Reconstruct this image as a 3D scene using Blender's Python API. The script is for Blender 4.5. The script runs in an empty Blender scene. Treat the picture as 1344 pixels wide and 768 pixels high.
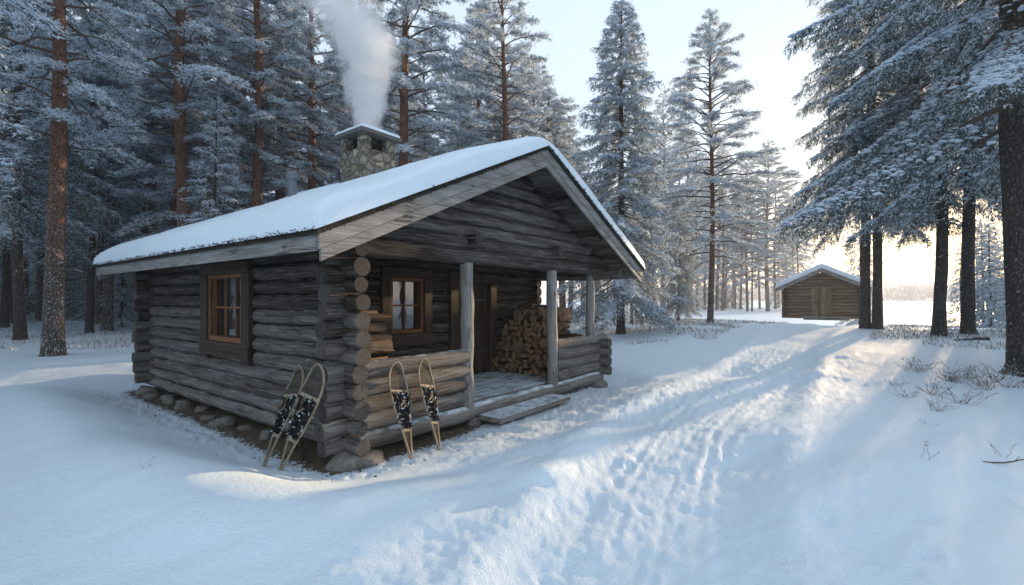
import bpy, math, random
import numpy as np
from mathutils import Matrix, Vector

random.seed(7)
rng = np.random.default_rng(7)
R = math.radians
S = bpy.context.scene
COL = S.collection

# ------------------------------------------------------------------ camera, sky, sun, exposure
F, CX, HY, CAMZ = 623.0, 672.0, 392.0, 1.84          # focal length in px of the 1344 px frame, horizon row, eye height
cam_d = bpy.data.cameras.new('camera')
cam_d.sensor_width = 36.0
cam_d.lens = 36.0 * F / 1344.0
cam_d.shift_y = 8.0 / 1344.0
cam_d.clip_start, cam_d.clip_end = 0.05, 3000.0
cam = bpy.data.objects.new('camera', cam_d)
COL.objects.link(cam)
cam.location = (0, 0, CAMZ)
cam.rotation_euler = (R(90), 0, 0)
S.camera = cam

SUN_AZ, SUN_EL = R(45.0), R(4.8)                     # clockwise from +Y, above the horizon
W = bpy.data.worlds.new('World')
S.world = W
W.use_nodes = True
wn = W.node_tree
bg = wn.nodes['Background']
sky = wn.nodes.new('ShaderNodeTexSky')
sky.sky_type = 'NISHITA'
sky.sun_disc = False
sky.sun_elevation = SUN_EL
sky.sun_rotation = SUN_AZ
sky.air_density = 1.0
sky.dust_density = 0.9
sky.ozone_density = 1.5
veil = wn.nodes.new('ShaderNodeMix')                  # thin even veil of high cloud over the clear sky
veil.data_type = 'RGBA'
veil.inputs[0].default_value = 0.80
veil.inputs[7].default_value = (1.46, 1.71, 2.00, 1)
wn.links.new(sky.outputs[0], veil.inputs[6])
wn.links.new(veil.outputs[2], bg.inputs[0])
bg.inputs[1].default_value = 0.15
sl = bpy.data.lights.new('sun', 'SUN')
sl.energy = 3.0
sl.angle = R(0.6)
sl.color = (1.0, 0.70, 0.40)
sun = bpy.data.objects.new('sun', sl)
COL.objects.link(sun)
sdir = Vector((math.sin(SUN_AZ) * math.cos(SUN_EL), math.cos(SUN_AZ) * math.cos(SUN_EL), math.sin(SUN_EL)))
sun.rotation_euler = sdir.to_track_quat('Z', 'Y').to_euler()
sun.location = (40, 40, 30)
vs = S.view_settings
vs.view_transform = 'Standard'
vs.look = 'None'
vs.gamma = 1.0
vs.use_curve_mapping = False
vs.exposure = 1.95
cy = S.cycles
cy.use_denoising = True
cy.max_bounces = 9
cy.diffuse_bounces = 6
cy.glossy_bounces = 3
cy.transmission_bounces = 4
cy.volume_bounces = 5
cy.transparent_max_bounces = 8
cy.caustics_reflective = cy.caustics_refractive = False

# ------------------------------------------------------------------ numpy noise
_perm = rng.permutation(4096)
def _h(ix, iy, s=0):
    return _perm[(_perm[(ix + s * 131) & 4095] + iy) & 4095] / 4095.0
def vnoise(x, y, s=0):
    ix, iy = np.floor(x).astype(np.int64), np.floor(y).astype(np.int64)
    fx, fy = x - ix, y - iy
    fx, fy = fx * fx * fx * (fx * (fx * 6 - 15) + 10), fy * fy * fy * (fy * (fy * 6 - 15) + 10)
    a, b = _h(ix, iy, s), _h(ix + 1, iy, s)
    c, d = _h(ix, iy + 1, s), _h(ix + 1, iy + 1, s)
    return (a + (b - a) * fx) * (1 - fy) + (c + (d - c) * fx) * fy - 0.5
def fbm(x, y, o=4, s=0, g=0.5):
    r, a = 0, 1.0
    for k in range(o):
        r = r + a * vnoise(x * 2 ** k + 17.3 * k, y * 2 ** k - 9.1 * k, s + k)
        a *= g
    return r
def sstep(a, b, x):
    t = np.clip((x - a) / (b - a), 0, 1)
    return t * t * (3 - 2 * t)

# ------------------------------------------------------------------ node helper
class NT:
    def __init__(s, name):
        s.m = bpy.data.materials.new(name)
        s.m.use_nodes = True
        s.t = s.m.node_tree
        s.out = s.t.nodes['Material Output']
        s.b = s.t.nodes['Principled BSDF']
        s.b.inputs['Specular IOR Level'].default_value = 0.25
        s.b.inputs['Roughness'].default_value = 0.8
    def n(s, typ, **kw):
        nd = s.t.nodes.new('ShaderNode' + typ)
        for k, v in kw.items():
            if hasattr(nd, k) and not k[0].isupper():
                setattr(nd, k, v)
        return nd
    def put(s, sock, v):
        if isinstance(v, bpy.types.NodeSocket):
            s.t.links.new(v, sock)
        elif isinstance(v, (tuple, list)) and len(v) == 3 and sock.type == 'RGBA':
            sock.default_value = (*v, 1)
        else:
            sock.default_value = v
    def link(s, a, b):
        s.t.links.new(a, b)
    def noise(s, vec, scale, detail=4, rough=0.55):
        nd = s.n('TexNoise')
        nd.inputs['Scale'].default_value = scale
        nd.inputs['Detail'].default_value = detail
        nd.inputs['Roughness'].default_value = rough
        s.link(vec, nd.inputs['Vector'])
        return nd.outputs[0]
    def mapping(s, vec, scale=(1, 1, 1), loc=(0, 0, 0)):
        nd = s.n('Mapping')
        nd.inputs['Scale'].default_value = scale
        nd.inputs['Location'].default_value = loc
        s.link(vec, nd.inputs['Vector'])
        return nd.outputs[0]
    def ramp(s, fac, stops):
        nd = s.n('ValToRGB')
        e = nd.color_ramp.elements
        while len(e) < len(stops):
            e.new(0.5)
        for q, (p, c) in zip(e, stops):
            q.position = p
            q.color = (*c, 1) if isinstance(c, (tuple, list)) else (c, c, c, 1)
        s.link(fac, nd.inputs[0])
        return nd.outputs[0]
    def mix(s, fac, a, b, mode='MIX'):
        nd = s.n('Mix')
        nd.data_type = 'RGBA'
        nd.blend_type = mode
        s.put(nd.inputs[0], fac)
        s.put(nd.inputs[6], a)
        s.put(nd.inputs[7], b)
        return nd.outputs[2]
    def math(s, op, a, b=0.0, clamp=False):
        nd = s.n('Math')
        nd.operation = op
        nd.use_clamp = clamp
        s.put(nd.inputs[0], a)
        s.put(nd.inputs[1], b)
        return nd.outputs[0]
    def bump(s, h, strength=0.4, dist=0.02):
        nd = s.n('Bump')
        nd.inputs['Strength'].default_value = strength
        nd.inputs['Distance'].default_value = dist
        s.link(h, nd.inputs['Height'])
        s.link(nd.outputs[0], s.b.inputs['Normal'])
    def coord(s, k):
        return s.n('TexCoord').outputs[k]
    def attr(s, name):
        nd = s.n('Attribute')
        nd.attribute_name = name
        return nd.outputs['Fac']
    def col(s, v):
        s.put(s.b.inputs['Base Color'], v)
    def upz(s):
        sp = s.n('SeparateXYZ')
        s.link(s.n('NewGeometry').outputs['Normal'], sp.inputs[0])
        return sp.outputs[2]

SNOWC = (0.695, 0.80, 0.895)
def mat_plain(name, c, rough=0.8, var=0.25, scale=6.0, bump=0.2):
    m = NT(name)
    o = m.coord('Object')
    n1 = m.noise(o, scale, 5)
    m.col(m.mix(n1, tuple(v * (1 - var) for v in c), tuple(min(1, v * (1 + var)) for v in c)))
    m.b.inputs['Roughness'].default_value = rough
    if bump:
        m.bump(m.noise(o, scale * 6, 3), bump, 0.01)
    return m.m

def mat_wood(name, dark, light, dust=0.0, grain=1.0, snowline=0.72):
    m = NT(name)
    uv = m.coord('UV')
    tone = m.attr('tone')
    g1 = m.noise(m.mapping(uv, (0.9, 26 * grain, 1)), 3.0, 5, 0.65)
    g2 = m.noise(m.mapping(uv, (0.35, 5 * grain, 1)), 2.0, 3)
    blot = m.noise(m.mapping(uv, (1.2, 2.5, 1)), 2.2, 4)
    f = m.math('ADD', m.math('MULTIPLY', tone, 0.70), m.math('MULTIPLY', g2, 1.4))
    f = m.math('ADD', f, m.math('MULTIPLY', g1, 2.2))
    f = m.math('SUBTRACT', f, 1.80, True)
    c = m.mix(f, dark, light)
    c = m.mix(m.math('MULTIPLY', m.ramp(blot, [(0.52, 0), (0.68, 1)]), 0.45), c, (dark[0] * 1.5, dark[1] * 1.2, dark[2] * 0.95))
    crack = m.noise(m.mapping(uv, (0.55, 13 * grain, 1), (3.1, 7.7, 0)), 2.4, 2, 0.4)
    ck = m.ramp(crack, [(0.475, 0), (0.5, 1), (0.525, 0)])
    sel = m.ramp(m.noise(m.mapping(uv, (0.5, 3, 1), (9, 2, 0)), 1.6, 2), [(0.5, 0), (0.6, 1)])
    ck = m.math('MULTIPLY', ck, sel)
    c = m.mix(m.math('MULTIPLY', ck, 0.85), c, tuple(v * 0.25 for v in dark))
    if dust > 0:
        d = m.math('MULTIPLY', m.ramp(m.upz(), [(snowline, 0), (min(1, snowline + 0.2), 1)]),
                   m.ramp(m.noise(m.coord('Object'), 5.0, 8, 0.72), [(0.60 - 0.28 * dust, 0), (0.74 - 0.2 * dust, 1)]))
        c = m.mix(d, c, SNOWC)
    m.col(c)
    h = m.math('SUBTRACT', m.math('ADD', g1, m.math('MULTIPLY', g2, 0.8)), m.math('MULTIPLY', ck, 1.6))
    m.bump(h, 0.8, 0.02)
    return m.m

def mat_endgrain(name, dark, light):
    m = NT(name)
    uv = m.coord('UV')
    tone = m.attr('tone')
    ln = m.n('VectorMath'); ln.operation = 'LENGTH'
    m.link(uv, ln.inputs[0])
    wob = m.noise(m.mapping(uv, (1, 1, 1)), 9.0, 3)
    rr = m.math('ADD', ln.outputs['Value'], m.math('MULTIPLY', wob, 0.02))
    rings = m.math('MULTIPLY', m.math('ADD', m.math('SINE', m.math('MULTIPLY', rr, 300.0)), 1.0), 0.5)
    sp = m.n('SeparateXYZ'); m.link(uv, sp.inputs[0])
    an = m.math('ARCTAN2', sp.outputs[1], sp.outputs[0])
    cb = m.n('CombineXYZ'); m.link(m.math('MULTIPLY', an, 3.0), cb.inputs[0]); m.link(m.math('ADD', m.math('MULTIPLY', rr, 2.0), tone), cb.inputs[1])
    rad = m.ramp(m.noise(cb.outputs[0], 1.7, 2, 0.4), [(0.57, 0), (0.61, 1)])
    f = m.math('ADD', m.math('MULTIPLY', tone, 0.55), m.math('MULTIPLY', m.noise(uv, 14.0, 4), 0.55))
    f = m.math('ADD', m.math('SUBTRACT', f, 0.2), m.math('MULTIPLY', rings, 0.30), True)
    c = m.mix(f, dark, light)
    c = m.mix(m.math('MULTIPLY', rad, 0.75), c, tuple(v * 0.3 for v in dark))
    m.col(c)
    m.bump(m.math('SUBTRACT', m.math('MULTIPLY', rings, 0.4), rad), 0.5, 0.01)
    return m.m

def mat_snow(name, c=SNOWC, grain=60.0, strength=0.25, translucent=0.0):
    m = NT(name)
    o = m.coord('Object')
    m.col(m.mix(m.noise(o, 3.0, 3), tuple(v * 0.96 for v in c), c))
    m.b.inputs['Roughness'].default_value = 0.55
    m.b.inputs['Specular IOR Level'].default_value = 0.3
    if grain:
        h = m.math('ADD', m.noise(o, grain, 3, 0.6), m.math('MULTIPLY', m.noise(o, 9.0, 4), 1.2))
        m.bump(h, strength, 0.02)
    if translucent:
        tr = m.n('BsdfTranslucent'); tr.inputs[0].default_value = (*c, 1)
        mx = m.n('MixShader'); mx.inputs[0].default_value = translucent
        m.link(m.b.outputs[0], mx.inputs[1]); m.link(tr.outputs[0], mx.inputs[2])
        m.link(mx.outputs[0], m.out.inputs[0])
    return m.m

def mat_needle(name, c0, c1):
    m = NT(name)
    o = m.coord('Object')
    c = m.mix(m.noise(o, 1.3, 3), c0, c1)
    m.col(c)
    m.b.inputs['Roughness'].default_value = 0.6
    tr = m.n('BsdfTranslucent'); m.link(c, tr.inputs[0])
    mx = m.n('MixShader'); mx.inputs[0].default_value = 0.25
    m.link(m.b.outputs[0], mx.inputs[1]); m.link(tr.outputs[0], mx.inputs[2])
    m.link(mx.outputs[0], m.out.inputs[0])
    return m.m

def mat_bark(name, low, high, z0, z1, frost=0.5):
    """grey plated bark low down turning to flaky bark higher up, with wind-blown snow stuck in the plates"""
    m = NT(name)
    o = m.coord('Object')
    sp = m.n('SeparateXYZ'); m.link(o, sp.inputs[0])
    st = m.mapping(o, (1, 1, 0.35))
    v = m.n('TexVoronoi'); v.feature = 'DISTANCE_TO_EDGE'; v.inputs['Scale'].default_value = 16.0
    m.link(m.mapping(o, (1, 1, 0.4)), v.inputs['Vector'])
    plate = m.ramp(v.outputs['Distance'], [(0.0, 0.0), (0.18, 1.0)])
    n1 = m.noise(st, 9.0, 6, 0.7)
    hz = m.n('MapRange'); hz.inputs[1].default_value = z0; hz.inputs[2].default_value = z1
    m.link(m.math('ADD', sp.outputs[2], m.math('MULTIPLY', m.noise(st, 2.0, 2), 2.0)), hz.inputs[0])
    c = m.mix(hz.outputs[0], low, high)
    c = m.mix(m.ramp(n1, [(0.35, 0), (0.7, 1)]), m.mix(0.55, c, (0.02, 0.018, 0.016)), c)
    c = m.mix(m.math('MULTIPLY', m.math('SUBTRACT', 1.0, plate), 0.7), c, tuple(x * 0.25 for x in low))
    if frost:
        fz = m.n('MapRange'); fz.inputs[1].default_value = z1; fz.inputs[2].default_value = 0.0
        fz.inputs[3].default_value = 0.15; fz.inputs[4].default_value = 1.0
        m.link(sp.outputs[2], fz.inputs[0])
        fl = m.ramp(m.noise(m.mapping(o, (1, 1, 0.8)), 22.0, 3, 0.6), [(0.66 - 0.12 * frost, 0), (0.72 - 0.12 * frost, 1)])
        c = m.mix(m.math('MULTIPLY', m.math('MULTIPLY', m.math('MULTIPLY', fl, m.ramp(m.noise(o, 1.6, 2), [(0.36, 0.4), (0.58, 1)])), fz.outputs[0]), 0.75), c, SNOWC)
    m.col(c)
    m.bump(m.math('ADD', plate, n1), 0.7, 0.03)
    return m.m

MAT = {}
MAT['log'] = mat_wood('weathered_log', (0.027, 0.019, 0.015), (0.27, 0.257, 0.248), 0.35, snowline=0.8)
MAT['log_end'] = mat_endgrain('log_end_grain', (0.022, 0.016, 0.013), (0.13, 0.121, 0.114))
MAT['grey_wood'] = mat_wood('silver_grey_wood', (0.125, 0.115, 0.107), (0.37, 0.365, 0.36), 0.12)
MAT['snowy_wood'] = mat_wood('snow_dusted_planks', (0.10, 0.088, 0.078), (0.34, 0.33, 0.31), 0.9, snowline=0.6)
MAT['soffit'] = mat_wood('soffit_boards', (0.05, 0.04, 0.033), (0.2, 0.185, 0.17))
MAT['brown_wood'] = mat_wood('dark_brown_wood', (0.024, 0.016, 0.011), (0.105, 0.072, 0.053))
MAT['honey'] = mat_wood('honey_wood', (0.14, 0.060, 0.027), (0.31, 0.155, 0.075))
MAT['ash'] = mat_wood('pale_bent_wood', (0.17, 0.14, 0.10), (0.42, 0.365, 0.28))
MAT['split'] = mat_wood('split_firewood', (0.15, 0.078, 0.042), (0.42, 0.28, 0.175))
MAT['split_end'] = mat_endgrain('firewood_end', (0.15, 0.08, 0.045), (0.42, 0.28, 0.17))
MAT['split_bark'] = mat_plain('firewood_bark', (0.075, 0.05, 0.036), 0.9, 0.5, 20)
MAT['snow'] = mat_snow('snow')
MAT['roof_snow'] = mat_snow('roof_snow', SNOWC, 40, 0.4)
MAT['tree_snow'] = mat_snow('tree_snow', (0.73, 0.81, 0.89), 0, 0, 0.5)
MAT['pine_needle'] = mat_needle('pine_needle', (0.085, 0.105, 0.105), (0.15, 0.165, 0.16))
MAT['spruce_needle'] = mat_needle('spruce_needle', (0.055, 0.072, 0.064), (0.11, 0.125, 0.11))
MAT['pine_bark'] = mat_bark('pine_bark', (0.13, 0.095, 0.076), (0.27, 0.115, 0.060), 2.5, 7.0, 0.85)
MAT['spruce_bark'] = mat_bark('spruce_bark', (0.085, 0.07, 0.06), (0.13, 0.09, 0.068), 2.0, 9.0, 0.25)
MAT['limb'] = mat_plain('limb_bark', (0.10, 0.07, 0.055), 0.9, 0.4, 12)
MAT['dark_metal'] = mat_plain('dark_metal', (0.05, 0.05, 0.055), 0.45, 0.2, 10, 0.05)
MAT['pipe'] = mat_plain('painted_pipe', (0.15, 0.17, 0.195), 0.5, 0.15, 10, 0.05)
MAT['concrete'] = mat_plain('concrete', (0.12, 0.118, 0.115), 0.9, 0.3, 8)
MAT['webbing'] = mat_plain('rawhide_webbing', (0.06, 0.052, 0.042), 0.8, 0.3, 30)
MAT['binding'] = mat_plain('black_binding', (0.016, 0.016, 0.018), 0.7, 0.4, 30)
MAT['edge_bark'] = mat_plain('roof_edge_bark', (0.035, 0.033, 0.026), 0.95, 0.6, 30, 0.6)
MAT['painted_shade'] = mat_plain('seam_and_flue_shade', (0.02, 0.016, 0.013), 0.9, 0.2, 4, 0)  # near-black colour standing in for shade in log seams and chimney openings
MAT['twig'] = mat_plain('dry_twig', (0.12, 0.085, 0.06), 0.9, 0.4, 8, 0)
MAT['frost_twig'] = mat_plain('frosted_twig', (0.55, 0.56, 0.58), 0.8, 0.3, 8, 0)

def mat_glass():
    m = NT('window_glass')
    m.b.inputs['Base Color'].default_value = (0.012, 0.014, 0.016, 1)
    m.b.inputs['Roughness'].default_value = 0.03
    m.b.inputs['IOR'].default_value = 2.1
    m.b.inputs['Specular IOR Level'].default_value = 0.5
    o = m.coord('Object')
    m.bump(m.noise(o, 2.2, 2), 0.10, 0.02)
    return m.m
MAT['glass'] = mat_glass()

def mat_stone(name, a, b, scale=3.0, moss=True):
    m = NT(name)
    o = m.coord('Object')
    n1 = m.noise(o, scale, 6, 0.65)
    c = m.mix(m.ramp(n1, [(0.3, 0), (0.7, 1)]), a, b)
    if moss:
        c = m.mix(m.ramp(m.noise(o, scale * 2.3, 3), [(0.58, 0), (0.7, 0.7)]), c, (0.10, 0.10, 0.06))
    m.col(c)
    m.bump(m.noise(o, scale * 8, 5, 0.7), 0.6, 0.02)
    return m.m
MAT['boulder'] = mat_stone('boulder', (0.10, 0.092, 0.082), (0.27, 0.25, 0.225))

def mat_masonry():
    m = NT('fieldstone_masonry')
    o = m.coord('Object')
    w = m.n('VectorMath'); w.operation = 'ADD'
    nz = m.n('TexNoise'); nz.inputs['Scale'].default_value = 3.0
    m.link(o, nz.inputs['Vector'])
    sc = m.n('VectorMath'); sc.operation = 'SCALE'; sc.inputs['Scale'].default_value = 0.10
    m.link(nz.outputs['Color'], sc.inputs[0])
    m.link(o, w.inputs[0]); m.link(sc.outputs[0], w.inputs[1])
    p = m.mapping(w.outputs[0], (1, 1, 1.35))
    v = m.n('TexVoronoi'); v.feature = 'DISTANCE_TO_EDGE'; v.inputs['Scale'].default_value = 4.6
    v2 = m.n('TexVoronoi'); v2.feature = 'F1'; v2.inputs['Scale'].default_value = 4.6
    m.link(p, v.inputs['Vector']); m.link(p, v2.inputs['Vector'])
    mort = m.ramp(v.outputs['Distance'], [(0.02, 1), (0.07, 0)])
    bw = m.n('RGBToBW'); m.link(v2.outputs['Color'], bw.inputs[0])
    c = m.ramp(bw.outputs[0], [(0.15, (0.15, 0.13, 0.105)), (0.4, (0.30, 0.26, 0.195)), (0.6, (0.24, 0.235, 0.215)), (0.85, (0.42, 0.38, 0.29))])
    c = m.mix(m.ramp(m.noise(o, 14, 5, 0.7), [(0.35, 0.45), (0.65, 0)]), c, (0.10, 0.085, 0.065))
    c = m.mix(mort, c, (0.14, 0.125, 0.105))
    m.col(c)
    h = m.math('ADD', m.ramp(v.outputs['Distance'], [(0, 0), (0.16, 1)]), m.math('MULTIPLY', m.noise(o, 30, 4), 0.3))
    m.bump(h, 0.9, 0.05)
    return m.m
MAT['masonry'] = mat_masonry()

# ------------------------------------------------------------------ mesh builder
class MB:
    def __init__(s):
        s.v, s.f, s.m, s.uv, s.t, s.n = [], [], [], [], [], 0
    def add(s, v, f, mi=0, uv=None, tone=0.5):
        v = np.asarray(v, dtype=np.float64).reshape(-1, 3)
        f = np.asarray(f, dtype=np.int64)
        s.v.append(v); s.f.append(f + s.n); s.n += len(v)
        s.m.append(np.full(len(f), mi) if np.isscalar(mi) else np.asarray(mi))
        s.uv.append(np.zeros((f.size, 2)) if uv is None else np.asarray(uv).reshape(-1, 2))
        s.t.append(np.full(len(f), tone) if np.isscalar(tone) else np.asarray(tone))
    def mesh(s, name, mats, smooth=False):
        me = bpy.data.meshes.new(name)
        v = np.concatenate(s.v)
        loops = np.concatenate([a.ravel() for a in s.f])
        tot = np.concatenate([np.full(len(a), a.shape[1]) for a in s.f])
        st = np.concatenate([[0], np.cumsum(tot)[:-1]])
        me.vertices.add(len(v)); me.vertices.foreach_set('co', v.astype(np.float32).ravel())
        me.loops.add(len(loops)); me.loops.foreach_set('vertex_index', loops.astype(np.int32))
        me.polygons.add(len(st)); me.polygons.foreach_set('loop_start', st.astype(np.int32))
        me.polygons.foreach_set('material_index', np.concatenate(s.m).astype(np.int32))
        me.update(calc_edges=True)
        u = me.uv_layers.new(name='UVMap')
        u.data.foreach_set('uv', np.concatenate(s.uv).astype(np.float32).ravel())
        a = me.attributes.new('tone', 'FLOAT', 'FACE')
        a.data.foreach_set('value', np.concatenate(s.t).astype(np.float32))
        for k in mats:
            me.materials.append(MAT[k] if isinstance(k, str) else k)
        me.polygons.foreach_set('use_smooth', np.full(len(st), smooth))
        me.validate()
        return me
    def obj(s, name, mats, parent=None, smooth=False):
        o = bpy.data.objects.new(name, s.mesh(name, mats, smooth))
        COL.objects.link(o)
        if parent is not None:
            o.parent = parent
        return o

def frame(d):
    d = np.asarray(d, float); d = d / np.linalg.norm(d)
    up = np.array([0, 0, 1.0]) if abs(d[2]) < 0.9 else np.array([1.0, 0, 0])
    a = np.cross(up, d); a /= np.linalg.norm(a)
    return d, a, np.cross(d, a)

def tube(mb, P, rad, seg=8, mi=0, tone=0.5, caps=True, cap_mi=None, wob=0.0):
    """tube through the points P with radii rad; uv u runs along in metres, v around in metres"""
    P = np.asarray(P, float); n = len(P)
    rad = np.full(n, rad) if np.isscalar(rad) else np.asarray(rad, float)
    T = np.gradient(P, axis=0)
    _, a, b = frame(P[-1] - P[0])
    ang = np.linspace(0, 2 * np.pi, seg, endpoint=False)
    V = np.zeros((n, seg, 3))
    for i in range(n):
        t = T[i] / np.linalg.norm(T[i])
        aa = a - t * np.dot(a, t); aa /= np.linalg.norm(aa); bb = np.cross(t, aa)
        r = rad[i] * (1 + (wob * rng.normal(size=seg) if wob else 0))
        V[i] = P[i] + np.outer(np.cos(ang) * r, aa) + np.outer(np.sin(ang) * r, bb)
    idx = np.arange(n * seg).reshape(n, seg)
    i0, i1 = idx[:-1], idx[1:]
    f = np.stack([i0, np.roll(i0, -1, 1), np.roll(i1, -1, 1), i1], -1).reshape(-1, 4)
    s = np.concatenate([[0], np.cumsum(np.linalg.norm(np.diff(P, axis=0), axis=1))]) + rng.uniform(0, 50)
    rr = rad.mean(); vo = rng.uniform(0, 50)
    k = np.arange(seg)
    u0 = np.broadcast_to(s[:-1, None], (n - 1, seg)); u1 = np.broadcast_to(s[1:, None], (n - 1, seg))
    v0 = np.broadcast_to((k * 2 * np.pi * rr / seg + vo)[None], (n - 1, seg)); v1 = v0 + 2 * np.pi * rr / seg
    uv = np.stack([np.stack([u0, v0], -1), np.stack([u0, v1], -1), np.stack([u1, v1], -1), np.stack([u1, v0], -1)], 2).reshape(-1, 2)
    mb.add(V.reshape(-1, 3), f, mi, uv, tone)
    if caps:
        cm = mi if cap_mi is None else cap_mi
        for ring, flip, r in ((V[0], True, rad[0]), (V[-1], False, rad[-1])):
            pv = np.concatenate([ring, ring.mean(0)[None]])
            j = (k + 1) % seg
            ff = np.stack([k, j, np.full(seg, seg)], -1)
            if flip: ff = ff[:, ::-1]
            cu = np.concatenate([np.stack([np.cos(ang), np.sin(ang)], -1) * r, [[0, 0]]])
            mb.add(pv, ff, cm, cu[ff].reshape(-1, 2), tone)

def add_log(mb, p0, p1, r, seg=16, tone=0.5, mi=0, cap_mi=1, bow=0.006, taper=0.0):
    p0, p1 = np.asarray(p0, float), np.asarray(p1, float)
    L = np.linalg.norm(p1 - p0); n = max(3, int(L / 0.35) + 2)
    t = np.linspace(0, 1, n)
    P = p0 + np.outer(t, p1 - p0)
    if n > 3:
        P[1:-1] += rng.normal(size=(n - 2, 3)) * bow
    rad = r * (1 + taper * (t - 0.5)) * (1 + rng.normal(size=n) * 0.018)
    tube(mb, P, rad, seg, mi, tone, True, cap_mi, 0.012)

BOXF = np.array([[0, 3, 2, 1], [4, 5, 6, 7], [0, 1, 5, 4], [1, 2, 6, 5], [2, 3, 7, 6], [3, 0, 4, 7]])
def hexa(mb, c8, mi=0, tone=0.5):
    """box from eight corners (bottom ring then top ring), uv u along the longest edge in metres"""
    c = np.asarray(c8, float)
    e = [np.linalg.norm(c[1] - c[0]), np.linalg.norm(c[3] - c[0]), np.linalg.norm(c[4] - c[0])]
    ax = int(np.argmax(e))
    dirs = [(c[1] - c[0]) / max(e[0], 1e-6), (c[3] - c[0]) / max(e[1], 1e-6), (c[4] - c[0]) / max(e[2], 1e-6)]
    u = (c - c[0]) @ dirs[ax]
    w = sum((c - c[0]) @ dirs[k] for k in range(3) if k != ax)
    uvv = np.stack([u + rng.uniform(0, 50), w + rng.uniform(0, 50)], -1)
    mb.add(c, BOXF, mi, uvv[BOXF].reshape(-1, 2), tone)
def box(mb, lo, hi, mi=0, tone=0.5, j=0.0):
    x0, y0, z0 = lo; x1, y1, z1 = hi
    c = np.array([[x0, y0, z0], [x1, y0, z0], [x1, y1, z0], [x0, y1, z0], [x0, y0, z1], [x1, y0, z1], [x1, y1, z1], [x0, y1, z1]], float)
    if j: c += rng.normal(size=c.shape) * j
    hexa(mb, c, mi, tone)
def bar(mb, p0, p1, w, h, up=(0, 0, 1), mi=0, tone=0.5):
    p0, p1 = np.asarray(p0, float), np.asarray(p1, float)
    d = (p1 - p0) / np.linalg.norm(p1 - p0)
    a = np.cross(np.asarray(up, float), d); a /= np.linalg.norm(a); b = np.cross(d, a)
    c = []
    for q in (-h / 2, h / 2):
        c += [p0 - a * w / 2 + b * q, p0 + a * w / 2 + b * q, p1 + a * w / 2 + b * q, p1 - a * w / 2 + b * q]
    hexa(mb, c, mi, tone)

def bevel(o, w=0.006, seg=2):
    md = o.modifiers.new('bevel', 'BEVEL'); md.width = w; md.segments = seg; md.limit_method = 'ANGLE'
    return o

def tag(o, label=None, cat=None, group=None, kind=None):
    if label: o['label'] = label
    if cat: o['category'] = cat
    if group: o['group'] = group
    if kind: o['kind'] = kind
    return o
def empty(name, loc=(0, 0, 0), rz=0.0):
    o = bpy.data.objects.new(name, None); COL.objects.link(o)
    o.location = loc; o.rotation_euler = (0, 0, rz)
    o.empty_display_size = 0.2
    return o
def copy_tree(o, parent=None):
    c = o.copy(); COL.objects.link(c)
    if parent is not None: c.parent = parent
    for ch in list(o.children): copy_tree(ch, c)
    return c

# ------------------------------------------------------------------ cabin frame
P0 = np.array([-1.87, 5.35])
TH = math.atan2(0.793, 0.609)
D2 = np.array([math.cos(TH), math.sin(TH)]); D1 = np.array([-D2[1], D2[0]])
CW, CL, PD = 6.1, 6.5, 1.8                            # cabin width, length, porch depth
def to_local(x, y):
    dx, dy = x - P0[0], y - P0[1]
    return dx * D2[0] + dy * D2[1], dx * D1[0] + dy * D1[1]
def to_world(lx, ly):
    return P0[0] + lx * D2[0] + ly * D1[0], P0[1] + lx * D2[1] + ly * D1[1]

# ------------------------------------------------------------------ ground
SHU = np.array([math.sin(R(40)), math.cos(R(40))])
def shore(x, y):
    """metres past the lake shore"""
    return x * SHU[0] + y * SHU[1] - 42.0 - 2.5 * vnoise(x * 0.06, y * 0.06, 40) * 2
def px_ground(px, py, z=0.1):
    Y = (CAMZ - z) * F / (py - HY)
    return (px - CX) / F * Y, Y
PATH = np.array([px_ground(*p) for p in ((800, 1100), (838, 768), (868, 640), (905, 570), (960, 520), (1015, 480), (1045, 452))] + [(19.2, 27.5)])
def seg_dist(x, y, P):
    best = np.full(np.shape(x), 1e9); side = np.zeros(np.shape(x)); run = np.zeros(np.shape(x)); acc = 0
    for a, b in zip(P[:-1], P[1:]):
        d = b - a; L = np.hypot(*d)
        t = np.clip(((x - a[0]) * d[0] + (y - a[1]) * d[1]) / L ** 2, 0, 1)
        ex, ey = x - a[0] - t * d[0], y - a[1] - t * d[1]
        dd = np.hypot(ex, ey); m = dd < best
        best = np.where(m, dd, best); side = np.where(m, np.sign(ex * d[1] - ey * d[0]), side)
        run = np.where(m, acc + t * L, run); acc += L
    return best, side, run
def rect_dist(lx, ly, x0, x1, y0, y1):
    dx = np.maximum(np.maximum(x0 - lx, lx - x1), 0); dy = np.maximum(np.maximum(y0 - ly, ly - y1), 0)
    return np.hypot(dx, dy)
PRINTS = []
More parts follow.
